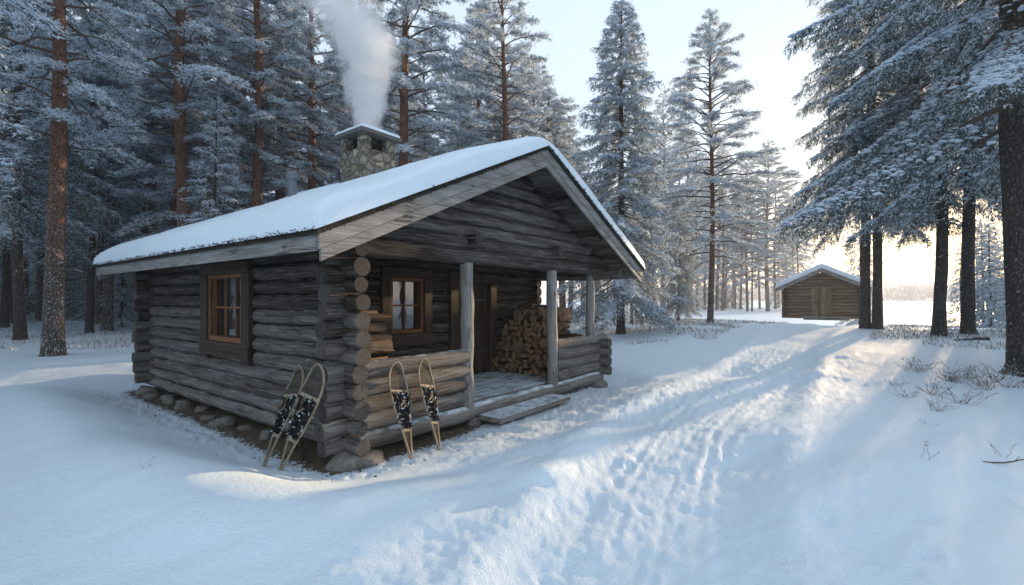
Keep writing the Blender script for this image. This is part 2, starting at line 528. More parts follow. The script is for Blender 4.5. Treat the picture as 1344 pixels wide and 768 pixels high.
def _prints():
    r = random.Random(5)
    for px, py in ((720, 587), (722, 596), (720, 747), (1213, 683), (1186, 744), (1212, 727), (717, 641), (826, 603), (833, 592), (842, 655), (818, 655)):
        x, y = px_ground(px, py, 0.15); PRINTS.append((x, y, r.uniform(0, 3.1), 0.10, 0.05, 0.016))
    pts = PATH
    for k in range(26):                                     # trodden trail
        i = r.randrange(len(pts) - 1); t = r.random()
        p = pts[i] * (1 - t) + pts[i + 1] * t; d = pts[i + 1] - pts[i]; a = math.atan2(d[1], d[0])
        o = r.gauss(0, 0.55)
        PRINTS.append((p[0] - math.sin(a) * o, p[1] + math.cos(a) * o, a + r.gauss(0, 0.3), r.uniform(0.1, 0.17), r.uniform(0.045, 0.08), r.uniform(0.003, 0.012)))
    for k in range(26):                                      # from the trail to the step
        t = r.random(); a0 = np.array(to_world(3.1, -0.9)); b0 = np.array(px_ground(985, 505))
        p = a0 * (1 - t) + b0 * t; d = b0 - a0; a = math.atan2(d[1], d[0]); o = r.gauss(0, 0.4)
        PRINTS.append((p[0] - math.sin(a) * o, p[1] + math.cos(a) * o, a + r.gauss(0, 0.4), r.uniform(0.11, 0.16), r.uniform(0.05, 0.08), r.uniform(0.008, 0.022)))
_prints()
def mound(x, y, px, py, rx, ry, h, rot=0.0):
    cx, cy = px_ground(px, py, 0.15)
    c, s = math.cos(rot), math.sin(rot)
    u = ((x - cx) * c + (y - cy) * s) / rx; v = (-(x - cx) * s + (y - cy) * c) / ry
    return h * np.exp(-(u * u + v * v))
def ground(x, y, fine=True):
    x = np.asarray(x, float); y = np.asarray(y, float)
    r = np.hypot(x, y)
    lx, ly = to_local(x, y)
    z = 0.10 + 0.50 * sstep(9, 27, y * 0.8 + x * 0.6) + 0.25 * sstep(12, 30, y - x * 0.4) * sstep(4, -4, x)
    z = z + 0.22 * fbm(x * 0.11, y * 0.11, 3, 3) * sstep(1, 8, r) + 0.06 * fbm(x * 0.45, y * 0.45, 3, 9)
    z = z + mound(x, y, 760, 585, 1.2, 0.7, 0.08, TH) + mound(x, y, 880, 520, 1.3, 0.7, 0.15, 0.6) + mound(x, y, 690, 625, 0.55, 0.35, 0.07)
    z = z + mound(x, y, 1000, 560, 1.3, 0.6, 0.10, 0.9) + mound(x, y, 1120, 640, 1.4, 0.5, 0.10, 0.5) + mound(x, y, 960, 500, 1.0, 0.4, 0.10, 0.8)
    z = z + mound(x, y, 250, 640, 1.6, 0.7, 0.10, -0.5) + mound(x, y, 1200, 600, 1.2, 0.6, 0.08, 0.3)
    # trench melted along the walls, drifted rim outside it
    d = rect_dist(lx, ly, -0.15, CW + 0.15, -0.05, CL + 0.2)
    rim = 0.14 * np.exp(-((d - 1.55) / 0.55) ** 2) * sstep(0.4, -0.6, lx)
    k = sstep(0.18, 1.25, d + 0.18 * fbm(x * 1.3, y * 1.3, 3, 21))
    z = z * k + 0.015 * (1 - k) + rim
    # shore and lake bed, the far bank
    s = shore(x, y)
    z = np.where(s > -14, z * (1 - sstep(-14, 3, s)) - 1.1 * sstep(-14, 3, s), z)
    z = np.where(s > 520, -1.1 + 2.6 * sstep(540, 640, s), z)
    if fine:
        pd, side, run = seg_dist(x, y, PATH)
        wp = 0.85 + 0.25 * vnoise(run * 0.6, run * 0 + 3, 60)
        inp = sstep(wp + 0.35, wp - 0.25, pd)
        z = z - 0.07 * inp + 0.035 * np.exp(-((pd - wp - 0.25) / 0.22) ** 2) * (s < -5)
        near = sstep(22, 14, r)
        lat = pd * side
        for off, wd, dep in ((-0.42, 0.045, 0.045), (-0.22, 0.03, 0.03), (0.3, 0.04, 0.045), (0.52, 0.05, 0.035), (0.05, 0.03, 0.025)):
            o = off + 0.16 * vnoise(run * 0.5, run * 0 + off * 9, 70)
            rb = 0.25 + 0.9 * np.clip(vnoise(run * 0.8, run * 0 + off * 5, 71) + 0.5, 0, 1)
            z = z - near * dep * 0.16 * rb * np.exp(-((lat - o) / wd) ** 2)
            z = z + near * dep * 0.12 * rb * np.exp(-((np.abs(lat - o) - wd * 2) / wd) ** 2)
        tr = sstep(2.6, 0.5, pd) * near
        z = z + tr * (0.011 * fbm(x * 3.1, y * 3.1, 4, 30, 0.6) + 0.014 * fbm(x * 11, y * 11, 2, 33))
        front = np.exp(-(((lx - 3.4) / 2.6) ** 2 + ((ly + 1.1) / 0.9) ** 2)) * near
        z = z + front * 0.026 * fbm(x * 3.7, y * 3.7, 4, 36, 0.6)
        # wind ripples and small relief everywhere
        u, v = x * 0.8 + y * 0.6, -x * 0.6 + y * 0.8
        z = z + near * (0.024 * fbm(u * 0.7, v * 2.4, 3, 50) + 0.010 * fbm(u * 3, v * 8, 3, 55))
        soil = 1 - sstep(0.5, 0.95, d)
        z = z + soil * near * 0.03 * fbm(x * 9, y * 9, 3, 77)
        for (fx, fy, a, l, w, dep) in PRINTS:
            m = (np.abs(x - fx) < 0.7) & (np.abs(y - fy) < 0.7)
            if not m.any(): continue
            c_, s_ = math.cos(a), math.sin(a)
            uu = ((x[m] - fx) * c_ + (y[m] - fy) * s_) / l; vv = (-(x[m] - fx) * s_ + (y[m] - fy) * c_) / w
            q = uu * uu + vv * vv
            z[m] += -dep * np.exp(-q ** 2) + 0.3 * dep * np.exp(-((np.sqrt(q) - 1.45) / 0.35) ** 2)
    return z
def gz(x, y):
    return float(ground(np.array([x]), np.array([y]), False)[0])
def at_px(px, py):
    """ground point seen at a pixel of the photograph"""
    Y = 3.0
    while Y < 200:
        X = (px - CX) / F * Y; zr = CAMZ - (py - HY) / F * Y
        if zr <= gz(X, Y): break
        Y += 0.05 + Y * 0.002
    return X, Y, gz(X, Y)

ang = np.concatenate([np.linspace(-R(180), -R(58), 90, endpoint=False), np.linspace(-R(58), R(58), 1050, endpoint=False), np.linspace(R(58), R(180), 91)[:-1]])
rad = np.concatenate([[0.0], np.geomspace(0.35, 760, 560)])
A, RR = np.meshgrid(ang, rad)
gx, gy = RR * np.sin(A), RR * np.cos(A)
gzz = ground(gx.ravel(), gy.ravel()).reshape(gx.shape)
n_r, n_a = gx.shape
idx = np.arange(n_r * n_a).reshape(n_r, n_a)
i0, i1 = idx[:-1], idx[1:]
gf = np.stack([i0, np.roll(i0, -1, 1), np.roll(i1, -1, 1), i1], -1).reshape(-1, 4)[:, ::-1]
def mat_ground():
    m = NT('snow_and_soil')
    o = m.coord('Object')
    soil = m.attr('soil')
    n1 = m.noise(o, 5.0, 6, 0.7); n2 = m.noise(o, 26.0, 4, 0.7)
    k = m.math('ADD', m.math('MULTIPLY', soil, 1.25), m.math('SUBTRACT', m.math('ADD', m.math('MULTIPLY', n1, 1.1), m.math('MULTIPLY', n2, 1.9)), 1.55))
    k = m.ramp(k, [(0.50, 0), (0.60, 1)])
    k = m.math('MULTIPLY', k, m.ramp(soil, [(0.05, 0), (0.2, 1)]))
    sc = m.mix(m.noise(o, 18.0, 6, 0.75), (0.035, 0.026, 0.018), (0.20, 0.155, 0.105))
    sn = m.mix(m.noise(o, 0.8, 3), (0.67, 0.78, 0.88), SNOWC)
    m.col(m.mix(k, sn, sc))
    m.b.inputs['Roughness'].default_value = 0.55
    h = m.math('ADD', m.math('MULTIPLY', m.noise(o, 75.0, 3, 0.7), 0.9), m.noise(o, 13.0, 5, 0.6))
    h = m.math('ADD', m.math('ADD', h, m.math('MULTIPLY', m.noise(o, 34.0, 3, 0.65), 0.9)), m.math('MULTIPLY', m.math('MULTIPLY', n2, k), 2.5))
    m.bump(h, 0.5, 0.025)
    return m.m
gb = MB(); gb.add(np.stack([gx, gy, gzz], -1).reshape(-1, 3), gf)
MAT['ground'] = mat_ground()
g = gb.obj('snow_ground', ['ground'], smooth=True); tag(g, kind='structure')
glx, gly = to_local(gx.ravel(), gy.ravel())
gd = rect_dist(glx, gly, -0.1, CW + 0.1, -0.05, CL + 0.2)
sa = g.data.attributes.new('soil', 'FLOAT', 'POINT')
sa.data.foreach_set('value', (1 - sstep(0.0, 0.60, gd + 0.3 * sstep(1.0, 3.5, glx) * (gly < 0.3))).astype(np.float32))

lk = MB()
c0 = SHU * 40; side = np.array([SHU[1], -SHU[0]])
q = [c0 - side * 380, c0 + side * 560, c0 + side * 560 + SHU * 590, c0 - side * 380 + SHU * 590]
nx = 24
gu, gv = np.meshgrid(np.linspace(0, 1, nx), np.linspace(0, 1, nx))
pts = (np.array(q[0])[None, None] + gu[..., None] * (np.array(q[1]) - q[0]) + gv[..., None] * (np.array(q[3]) - q[0]))
ii = np.arange(nx * nx).reshape(nx, nx)
lk.add(np.concatenate([pts, np.full((nx, nx, 1), -0.5)], -1).reshape(-1, 3), np.stack([ii[:-1, :-1], ii[:-1, 1:], ii[1:, 1:], ii[1:, :-1]], -1).reshape(-1, 4))
tag(lk.obj('frozen_lake', ['snow']), kind='structure')

# ------------------------------------------------------------------ log cabin
cabin = empty('log_cabin', (P0[0], P0[1], 0), TH)
tag(cabin, 'old weathered log cabin with a snow covered gable roof and an open front porch', 'cabin')
SL, PK, XC, HS = 0.452, 4.17, CW / 2, 3.79            # roof slope, ridge height, ridge line, half span
YF, YB = -0.70, CL + 0.65                             # roof front and back edge
def rz(x): return PK - abs(x - XC) * SL
LS = 0.197                                            # log spacing
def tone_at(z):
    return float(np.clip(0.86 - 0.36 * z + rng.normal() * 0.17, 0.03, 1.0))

DOOR = (3.52, 4.48, 0.32, 2.16)
lw = MB()
WIN_L = (2.33, 3.53, 1.20, 2.20)
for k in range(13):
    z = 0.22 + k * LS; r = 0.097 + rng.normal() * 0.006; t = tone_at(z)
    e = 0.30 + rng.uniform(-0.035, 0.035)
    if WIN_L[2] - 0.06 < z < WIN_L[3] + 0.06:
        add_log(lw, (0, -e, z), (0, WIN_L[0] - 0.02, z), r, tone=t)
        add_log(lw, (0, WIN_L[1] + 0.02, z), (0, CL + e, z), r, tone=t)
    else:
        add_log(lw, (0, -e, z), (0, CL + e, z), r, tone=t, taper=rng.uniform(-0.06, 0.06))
lw.obj('side_wall', ['log', 'log_end'], cabin, True)
cs = MB()                                             # crossing stubs of the front corner
for k in range(12):
    z = 0.22 + (k + 0.5) * LS; t = tone_at(z)
    if z < 1.15: continue
    add_log(cs, (-0.30 + rng.uniform(-0.03, 0.03), 0, z), (0.10, 0, z), 0.100 + rng.normal() * 0.009, tone=t)
cs.obj('corner_log_stack', ['log', 'log_end'], cabin, True)
seam_mb = MB()                                            # dark sheets behind the logs, painting shade into the seams
box(seam_mb, (0.035, 0.05, 0.15), (0.055, CL - 0.05, 2.62)); box(seam_mb, (CW - 0.055, PD + 0.1, 0.15), (CW - 0.035, CL - 0.05, 2.62))
box(seam_mb, (0.06, PD + 0.035, 0.15), (DOOR[0] - 0.02, PD + 0.055, 2.75)); box(seam_mb, (DOOR[1] + 0.02, PD + 0.035, 0.15), (CW - 0.06, PD + 0.055, 2.75))
hexa(seam_mb, [(XC - 3.2, 0.03, 2.5), (XC + 3.2, 0.03, 2.5), (XC + 3.2, 0.05, 2.5), (XC - 3.2, 0.05, 2.5), (XC - 0.1, 0.03, 3.92), (XC + 0.1, 0.03, 3.92), (XC + 0.1, 0.05, 3.92), (XC - 0.1, 0.05, 3.92)])
seam_mb.obj('seam_shade', ['painted_shade'], cabin)
rw = MB()
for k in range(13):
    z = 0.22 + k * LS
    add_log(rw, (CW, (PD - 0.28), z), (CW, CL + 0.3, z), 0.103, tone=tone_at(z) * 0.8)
rw.obj('side_wall', ['log', 'log_end'], cabin, True)
bw_ = MB()
for k in range(12):
    z = 0.22 + (k + 0.5) * LS
    add_log(bw_, (-0.3 + rng.uniform(-.03, .03), CL, z), (CW + 0.3, CL, z), 0.103, tone=tone_at(z))
bw_.obj('back_wall', ['log', 'log_end'], cabin, True)
WIN_F = (1.94, 2.66, 1.24, 2.19)
fw = MB()
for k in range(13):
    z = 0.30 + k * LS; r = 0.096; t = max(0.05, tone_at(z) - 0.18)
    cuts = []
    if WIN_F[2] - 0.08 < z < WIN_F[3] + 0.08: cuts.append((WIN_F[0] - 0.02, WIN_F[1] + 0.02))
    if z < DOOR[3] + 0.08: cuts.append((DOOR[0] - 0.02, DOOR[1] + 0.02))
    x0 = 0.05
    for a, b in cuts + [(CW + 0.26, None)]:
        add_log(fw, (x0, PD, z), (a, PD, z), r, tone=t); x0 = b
fw.obj('porch_wall', ['log', 'log_end'], cabin, True)
# front gable above the porch beam
gb_ = MB()
z = 2.46
k = 0
while z < PK - 0.30:
    hw = min((PK - 0.168 - z) / SL, XC + 0.30)
    add_log(gb_, (XC - hw, 0, z), (XC + hw, 0, z), 0.094 if k else 0.118, tone=float(np.clip(0.42 + rng.normal() * 0.2, 0.1, 1)))
    z += 0.186; k += 1
gb_.obj('gable_wall', ['log', 'log_end'], cabin, True)
gk = MB(); z = 2.46
while z < PK - 0.30:
    hw = min((PK - 0.17 - z - 0.05) / SL, XC + 0.3)
    add_log(gk, (XC - hw, CL, z), (XC + hw, CL, z), 0.104, tone=0.4); z += 0.186
gk.obj('gable_wall', ['log', 'log_end'], cabin, True)
for bx in (1.99, 4.2):
    m = MB(); add_log(m, (bx, -0.24, 2.69), (bx, 0.3, 2.69), 0.088, tone=0.28, seg=14); m.obj('beam_end', ['log', 'log_end'], cabin, True)
for pxx, zz in ((0.02, None), (0.95, None), (2.0, None), (XC, None), (4.1, None), (5.15, None), (CW - 0.02, None)):
    m = MB(); zz = rz(pxx) - 0.06 - 0.115
    add_log(m, (pxx, YF + 0.16, zz), (pxx, YB - 0.16, zz), 0.108, tone=0.34); m.obj('purlin', ['log', 'log_end'], cabin, True)
m = MB()
for s in (0, 1):
    xx = 0.16 if s == 0 else CW - 0.12
    add_log(m, (CW + 0.02, -0.52, 2.34), (CW + 0.02, PD, 2.34), 0.1, tone=0.45) if s else None
m.obj('porch_plate', ['log', 'log_end'], cabin, True)
# deck
m = MB()
for k in range(9):
    box(m, (0.1, 0.06 + k * 0.185, 0.262), (CW - 0.05, 0.06 + k * 0.185 + 0.178, 0.302 + rng.uniform(-.004, .004)), tone=rng.uniform(0.3, 0.8))
deck = m.obj('porch_floor', ['snowy_wood'], cabin); bevel(deck, 0.006)
m = MB(); add_log(m, (0.05, -0.02, 0.185), (CW + 0.02, -0.02, 0.185), 0.112, tone=0.72, seg=20)
m.obj('sill_log', ['snowy_wood', 'log_end'], deck, True)
# railings
m = MB()
for k in range(5):
    zz = 0.405 + k * 0.2 if k < 4 else 0.2
    if k == 4: continue
    add_log(m, (-0.30 + rng.uniform(-.03, .03), -0.0, zz), (1.95 + rng.uniform(-.02, .01), 0, zz), 0.104 + (0.006 if k == 3 else 0), tone=0.78 + rng.normal() * 0.08)
add_log(m, (-0.3, 0, 0.215), (0.08, 0, 0.215), 0.092, tone=0.75)
m.obj('porch_railing', ['log', 'log_end'], cabin, True)
m = MB()
for k in range(4):
    add_log(m, (4.36, 0, 0.405 + k * 0.193), (CW + 0.27, 0, 0.405 + k * 0.193), 0.1, tone=0.82 + rng.normal() * 0.06)
m.obj('porch_railing', ['log', 'log_end'], cabin, True)
m = MB()
for k in range(4):
    add_log(m, (CW, -0.28, 0.32 + k * 0.193), (CW, PD, 0.32 + k * 0.193), 0.098, tone=0.7 + rng.normal() * 0.06)
m.obj('porch_railing', ['log', 'log_end'], cabin, True)
for pxx, pyy, zb in ((1.98, -0.02, 0.26), (4.26, -0.02, 0.26), (CW - 0.02, 0.16, 0.3)):
    m = MB(); add_log(m, (pxx, pyy, zb), (pxx, pyy + 0.02, 2.36), 0.098 if pxx < 5 else 0.09, tone=0.80, seg=18, bow=0.008)
    m.obj('porch_post', ['grey_wood', 'log_end'], cabin, True)

# windows
def window(parent, org, ux, nrm, w, h, cols, rows, casing):
    """org lower left corner of the sash opening on the wall plane; ux along the wall, nrm outwards"""
    org, ux, nrm = np.asarray(org, float), np.asarray(ux, float), np.asarray(nrm, float); uz = np.array([0, 0, 1.0])
    def bx(mb, a0, a1, b0, b1, c0, c1, tone=0.5):
        c = [org + ux * a + uz * b + nrm * cc for b in (b0, b1) for a, cc in ((a0, c1), (a1, c1), (a1, c0), (a0, c0))]
        hexa(mb, c, 0, tone)
    win = MB(); cw = casing
    top, bot = 0.17, 0.22
    bx(win, -cw, w + cw, h + 0.004, h + top, 0.075, 0.165, 0.5)
    bx(win, -cw, w + cw, -bot, -0.004, 0.075, 0.16, 0.6)
    bx(win, -cw, -0.003, -bot - 0.06, h, 0.07, 0.148, 0.55)
    bx(win, w + 0.003, w + cw, -bot - 0.06, h, 0.07, 0.148, 0.45)
    wo = win.obj('window', ['brown_wood'], parent); bevel(wo, 0.008)
    jb = MB(); f = 0.055
    bx(jb, 0, f, 0, h, -0.07, 0.115, 0.6); bx(jb, w - f, w, 0, h, -0.07, 0.115, 0.4)
    bx(jb, f + .001, w - f - .001, h - f, h, -0.07, 0.113, 0.5); bx(jb, f + .001, w - f - .001, 0, f + 0.015, -0.07, 0.118, 0.7)
    so = jb.obj('sash', ['honey'], wo); bevel(so, 0.005)
    mu = MB(); iw, ih = w - 2 * f, h - 2 * f - 0.015
    for i in range(1, cols):
        a = f + iw * i / cols; bx(mu, a - 0.013, a + 0.013, f + 0.016, h - f - .001, 0.0, 0.04)
    for j in range(1, rows):
        b = f + 0.015 + ih * j / rows; bx(mu, f + .002, w - f - .002, b - 0.014, b + 0.014, 0.002, 0.043)
    mu.obj('muntin', ['honey'], wo)
    pn = MB(); bx(pn, f - 0.004, w - f + 0.004, f, h - f + 0.004, -0.01, 0.012)
    pn.obj('pane', ['glass'], wo)
    return wo
window(cabin, (0, WIN_L[1], WIN_L[2]), (0, -1, 0), (-1, 0, 0), WIN_L[1] - WIN_L[0], WIN_L[3] - WIN_L[2], 3, 2, 0.24)
window(cabin, (WIN_F[0], PD, WIN_F[2]), (1, 0, 0), (0, -1, 0), WIN_F[1] - WIN_F[0], WIN_F[3] - WIN_F[2], 2, 2, 0.19)
# door
m = MB()
npl = 6
for i in range(npl):
    a = DOOR[0] + (DOOR[1] - DOOR[0]) * i / npl; b = DOOR[0] + (DOOR[1] - DOOR[0]) * (i + 1) / npl - 0.006
    box(m, (a, PD - 0.05 + rng.uniform(-.004, .004), DOOR[2]), (b, PD, DOOR[3]), tone=rng.uniform(0.2, 0.6))
door = m.obj('door', ['brown_wood'], cabin); bevel(door, 0.006)
m = MB()
box(m, (DOOR[0] - 0.20, PD - 0.16, 0.30), (DOOR[0] - 0.004, PD - 0.02, DOOR[3] + 0.004)); box(m, (DOOR[1] + 0.004, PD - 0.16, 0.30), (DOOR[1] + 0.20, PD - 0.02, DOOR[3] + 0.004))
box(m, (DOOR[0] - 0.22, PD - 0.175, DOOR[3] + 0.006), (DOOR[1] + 0.22, PD - 0.02, DOOR[3] + 0.20))
bevel(m.obj('door_frame', ['brown_wood'], door), 0.008)
m = MB()
bar(m, (DOOR[0] + 0.09, PD - 0.085, 1.22), (DOOR[0] + 0.09, PD - 0.085, 1.42), 0.022, 0.022, (0, 1, 0))
box(m, (DOOR[0] + 0.065, PD - 0.058, 1.16), (DOOR[0] + 0.115, PD - 0.049, 1.48))
bar(m, (DOOR[0] + 0.09, PD - 0.05, 1.23), (DOOR[0] + 0.09, PD - 0.09, 1.23), 0.018, 0.018); bar(m, (DOOR[0] + 0.09, PD - 0.05, 1.41), (DOOR[0] + 0.09, PD - 0.09, 1.41), 0.018, 0.018)
m.obj('handle', ['dark_metal'], door)
for hz_ in (0.72, 1.78):
    m = MB(); box(m, (DOOR[0] + 0.35, PD - 0.062, hz_), (DOOR[1] - 0.01, PD - 0.052, hz_ + 0.05)); m.obj('hinge', ['dark_metal'], door)

# roof
def slab_side(mb, s, x_in, x_out, y0, y1, up0, up1, mi=0, tone=0.5):
    """board following the slope on side s (-1 left, 1 right), between offsets up0..up1 above the roof line"""
    xa, xb = XC + s * x_in, XC + s * x_out
    c = []
    for u in (up0, up1):
        c += [(xa, y0, rz(xa) + u), (xb, y0, rz(xb) + u), (xb, y1, rz(xb) + u), (xa, y1, rz(xa) + u)]
    c = np.array(c, float)
    if s < 0: c = c[[1, 0, 3, 2, 5, 4, 7, 6]]
    hexa(mb, c, mi, tone)
roof = MB()
for s in (-1, 1):
    nb = 20
    for i in range(nb):
        a = 0.002 + (HS - 0.05) * i / nb; b = 0.002 + (HS - 0.05) * (i + 1) / nb - 0.008
        slab_side(roof, s, a, b, YF + 0.06, YB - 0.06, -0.058, -0.022 - 0.004 * (i % 2), 0, rng.uniform(0.2, 0.8))
ro = roof.obj('roof', ['soffit'], cabin)
m = MB()
for s in (-1, 1): slab_side(m, s, 0.003, HS + 0.03, YF - 0.03, YB + 0.03, -0.018, 0.034)
# ragged bark edge showing under the snow
def edge_tufts(mb, p0, p1, out, n):
    p0, p1, out = np.array(p0), np.array(p1), np.array(out, float)
    t = rng.uniform(0, 1, n); P = p0 + t[:, None] * (p1 - p0) + rng.normal(size=(n, 3)) * 0.012
    w = rng.uniform(0.01, 0.03, n); L = rng.uniform(0.015, 0.05, n)
    d = (p1 - p0) / np.linalg.norm(p1 - p0)
    D = out + rng.normal(size=(n, 3)) * 0.5; D /= np.linalg.norm(D, axis=1)[:, None]
    v = np.stack([P - d * w[:, None], P + d * w[:, None], P + D * L[:, None]], 1).reshape(-1, 3)
    mb.add(v, np.arange(3 * n).reshape(-1, 3))
zl = rz(XC - HS)
edge_tufts(m, (XC - HS - 0.02, YF, zl + 0.015), (XC - HS - 0.03, YB, zl + 0.015), (-0.6, 0, 0.3), 4200)
edge_tufts(m, (XC - HS, YF - 0.02, zl + 0.01), (XC, YF - 0.02, PK + 0.01), (0, -0.5, 0.2), 900)
edge_tufts(m, (XC + HS, YF - 0.02, zl + 0.01), (XC, YF - 0.02, PK + 0.01), (0, -0.5, 0.2), 600)
m.obj('bark_underlay', ['edge_bark'], ro)
for s in (-1, 1):
    for (yf, dy) in ((YF, 1), (YB, -1)):
        m = MB()
        slab_side(m, s, 0.002, HS, yf, yf + dy * 0.035, -0.165, -0.022, 0, 0.85)
        slab_side(m, s, 0.002, HS - 0.03, yf + dy * 0.012, yf + dy * 0.046, -0.285, -0.167, 0, 0.75)
        bevel(m.obj('bargeboard', ['grey_wood'], ro), 0.005)
    m = MB(); xo = XC + s * HS
    box(m, (min(xo, xo - s * 0.035), YF + 0.05, rz(xo) - 0.175), (max(xo, xo - s * 0.035), YB - 0.05, rz(xo) - 0.022), 0, 0.7)
    bevel(m.obj('fascia', ['grey_wood'], ro), 0.005)
# snow on the roof
def snow_slab(parent, name, xc, hs, y0, y1, rfun, T, nxg=150, nyg=150, over=0.05, ridge=0.22, mat='roof_snow', seed=80):
    ee = lambda n: 0.5 - 0.5 * np.cos(np.linspace(0, np.pi, n))
    u = ee(nxg) * 0.5 + np.linspace(0, 1, nxg) * 0.5; v = ee(nyg) * 0.5 + np.linspace(0, 1, nyg) * 0.5
    X, Y = np.meshgrid(xc - hs - over + u * 2 * (hs + over), y0 - over + v * (y1 - y0 + 2 * over))
    dx_ = np.clip(np.minimum(X - (xc - hs - over), xc + hs + over - X), 0, None); dy_ = np.clip(np.minimum(Y - (y0 - over), y1 + over - Y), 0, None)
    wob = 1 + 0.35 * fbm(X * 2.2, Y * 2.2, 3, seed)
    qa = 1 - np.clip(dx_ / (0.42 * wob), 0, 1); qb = 1 - np.clip(dy_ / (0.32 * wob), 0, 1)
    prof = (1 - qa ** 3) ** 0.5 * (1 - qb ** 2.2) ** 0.5
    th = T * prof * (1 + 0.48 * fbm(X * 0.8, Y * 0.8, 3, seed + 5)) + 0.012 * fbm(X * 5, Y * 5, 3, seed + 9) * prof
    ax = np.abs(X - xc); soft = np.sqrt(ax ** 2 + ridge ** 2) - ridge
    base = rfun(xc) - soft * SL
    Z = np.maximum(base + th, rfun(xc) - ax * SL + 0.014)
    Z = np.where(prof <= 0.0, rfun(xc) - ax * SL + 0.002, Z)
    top = np.stack([X, Y, Z], -1); ii = np.arange(nxg * nyg).reshape(nyg, nxg)
    m = MB(); m.add(top.reshape(-1, 3), np.stack([ii[:-1, :-1], ii[:-1, 1:], ii[1:, 1:], ii[1:, :-1]], -1).reshape(-1, 4))
    # underside
    bot = np.stack([X, Y, rfun(xc) - ax * SL + 0.001], -1)
    m.add(bot.reshape(-1, 3), np.stack([ii[:-1, :-1], ii[1:, :-1], ii[1:, 1:], ii[:-1, 1:]], -1).reshape(-1, 4))
    return m.obj(name, [mat], parent, True)
snow_slab(ro, 'snow_layer', XC, HS, YF, YB, lambda x: PK + 0.034, 0.175)
# chimney
CHX, CHY = 3.15, 4.0
ch = MB()
def rough_block(mb, lo, hi, n, amp, seed):
    """box whose faces are gridded and pushed about so the masonry is uneven"""
    lo, hi = np.array(lo, float), np.array(hi, float)
    for ax in range(3):
        for sgn in (0, 1):
            a, b = [k for k in range(3) if k != ax]
            u, v = np.meshgrid(np.linspace(0, 1, n), np.linspace(0, 1, n))
            p = np.zeros((n, n, 3)); p[..., a] = lo[a] + u * (hi[a] - lo[a]); p[..., b] = lo[b] + v * (hi[b] - lo[b]); p[..., ax] = (lo, hi)[sgn][ax]
            q = p.reshape(-1, 3); c = (lo + hi) / 2
            w = amp * fbm(q[:, 0] * 6 + q[:, 2] * 3.1, q[:, 1] * 6 + q[:, 2] * 6, 3, seed)
            dirn = q - c; dirn[:, 2] *= 0.2; dirn /= np.linalg.norm(dirn, axis=1)[:, None] + 1e-6
            q = q + dirn * w[:, None]
            ii = np.arange(n * n).reshape(n, n); f = np.stack([ii[:-1, :-1], ii[:-1, 1:], ii[1:, 1:], ii[1:, :-1]], -1).reshape(-1, 4)
            if (sgn == 0) == (ax != 1): f = f[:, ::-1]
            mb.add(q, f)
a = 0.41
rough_block(ch, (CHX - a, CHY - a, 3.9), (CHX + a, CHY + a, 4.96), 24, 0.05, 90)
cho = ch.obj('chimney', ['masonry'], ro, True)
m = MB()
for sx in (-1, 1):
    for sy in (-1, 1):
        cx_, cy_ = CHX + sx * (a - 0.11), CHY + sy * (a - 0.11)
        m = MB(); rough_block(m, (cx_ - 0.10, cy_ - 0.10, 4.94), (cx_ + 0.10, cy_ + 0.10, 5.25), 8, 0.03, 95)
        m.obj('flue_pier', ['masonry'], cho, True)
m = MB(); box(m, (CHX - 0.24, CHY - 0.24, 4.9), (CHX + 0.24, CHY + 0.24, 5.24)); m.obj('flue_shade', ['painted_shade'], cho)  # solid dark box paints the shade in the openings between the piers
m = MB(); box(m, (CHX - 0.52, CHY - 0.52, 5.25), (CHX + 0.52, CHY + 0.52, 5.33)); 
bevel(m.obj('cap_slab', ['concrete'], cho), 0.012)
m = MB(); n = 28
u, v = np.meshgrid(np.linspace(-1, 1, n), np.linspace(-1, 1, n))
d = np.minimum(1 - np.abs(u), 1 - np.abs(v)); hgt = 5.332 + 0.09 * np.sqrt(np.clip(1 - (1 - np.clip(d / 0.22, 0, 1)) ** 2, 0, 1)) * (1 + 0.3 * fbm(u * 2, v * 2, 2, 99))
ii = np.arange(n * n).reshape(n, n)
m.add(np.stack([CHX + u * 0.51, CHY + v * 0.51, hgt], -1).reshape(-1, 3), np.stack([ii[:-1, :-1], ii[:-1, 1:], ii[1:, 1:], ii[1:, :-1]], -1).reshape(-1, 4))
m.obj('snow_cap', ['roof_snow'], cho, True)
# vent pipe
vx, vy = 2.0, 5.0
m = MB(); zb = rz(vx)
tube(m, [(vx, vy, zb - 0.1), (vx, vy, zb + 0.3), (vx, vy, zb + 0.70)], 0.085, 20)
vp = m.obj('vent_pipe', ['pipe'], ro, True)
m = MB(); tube(m, [(vx, vy, zb + 0.64), (vx, vy, zb + 0.66), (vx, vy, zb + 0.77), (vx, vy, zb + 0.80)], [0.11, 0.125, 0.125, 0.10], 20)
m.obj('pipe_cap', ['pipe'], vp, True)

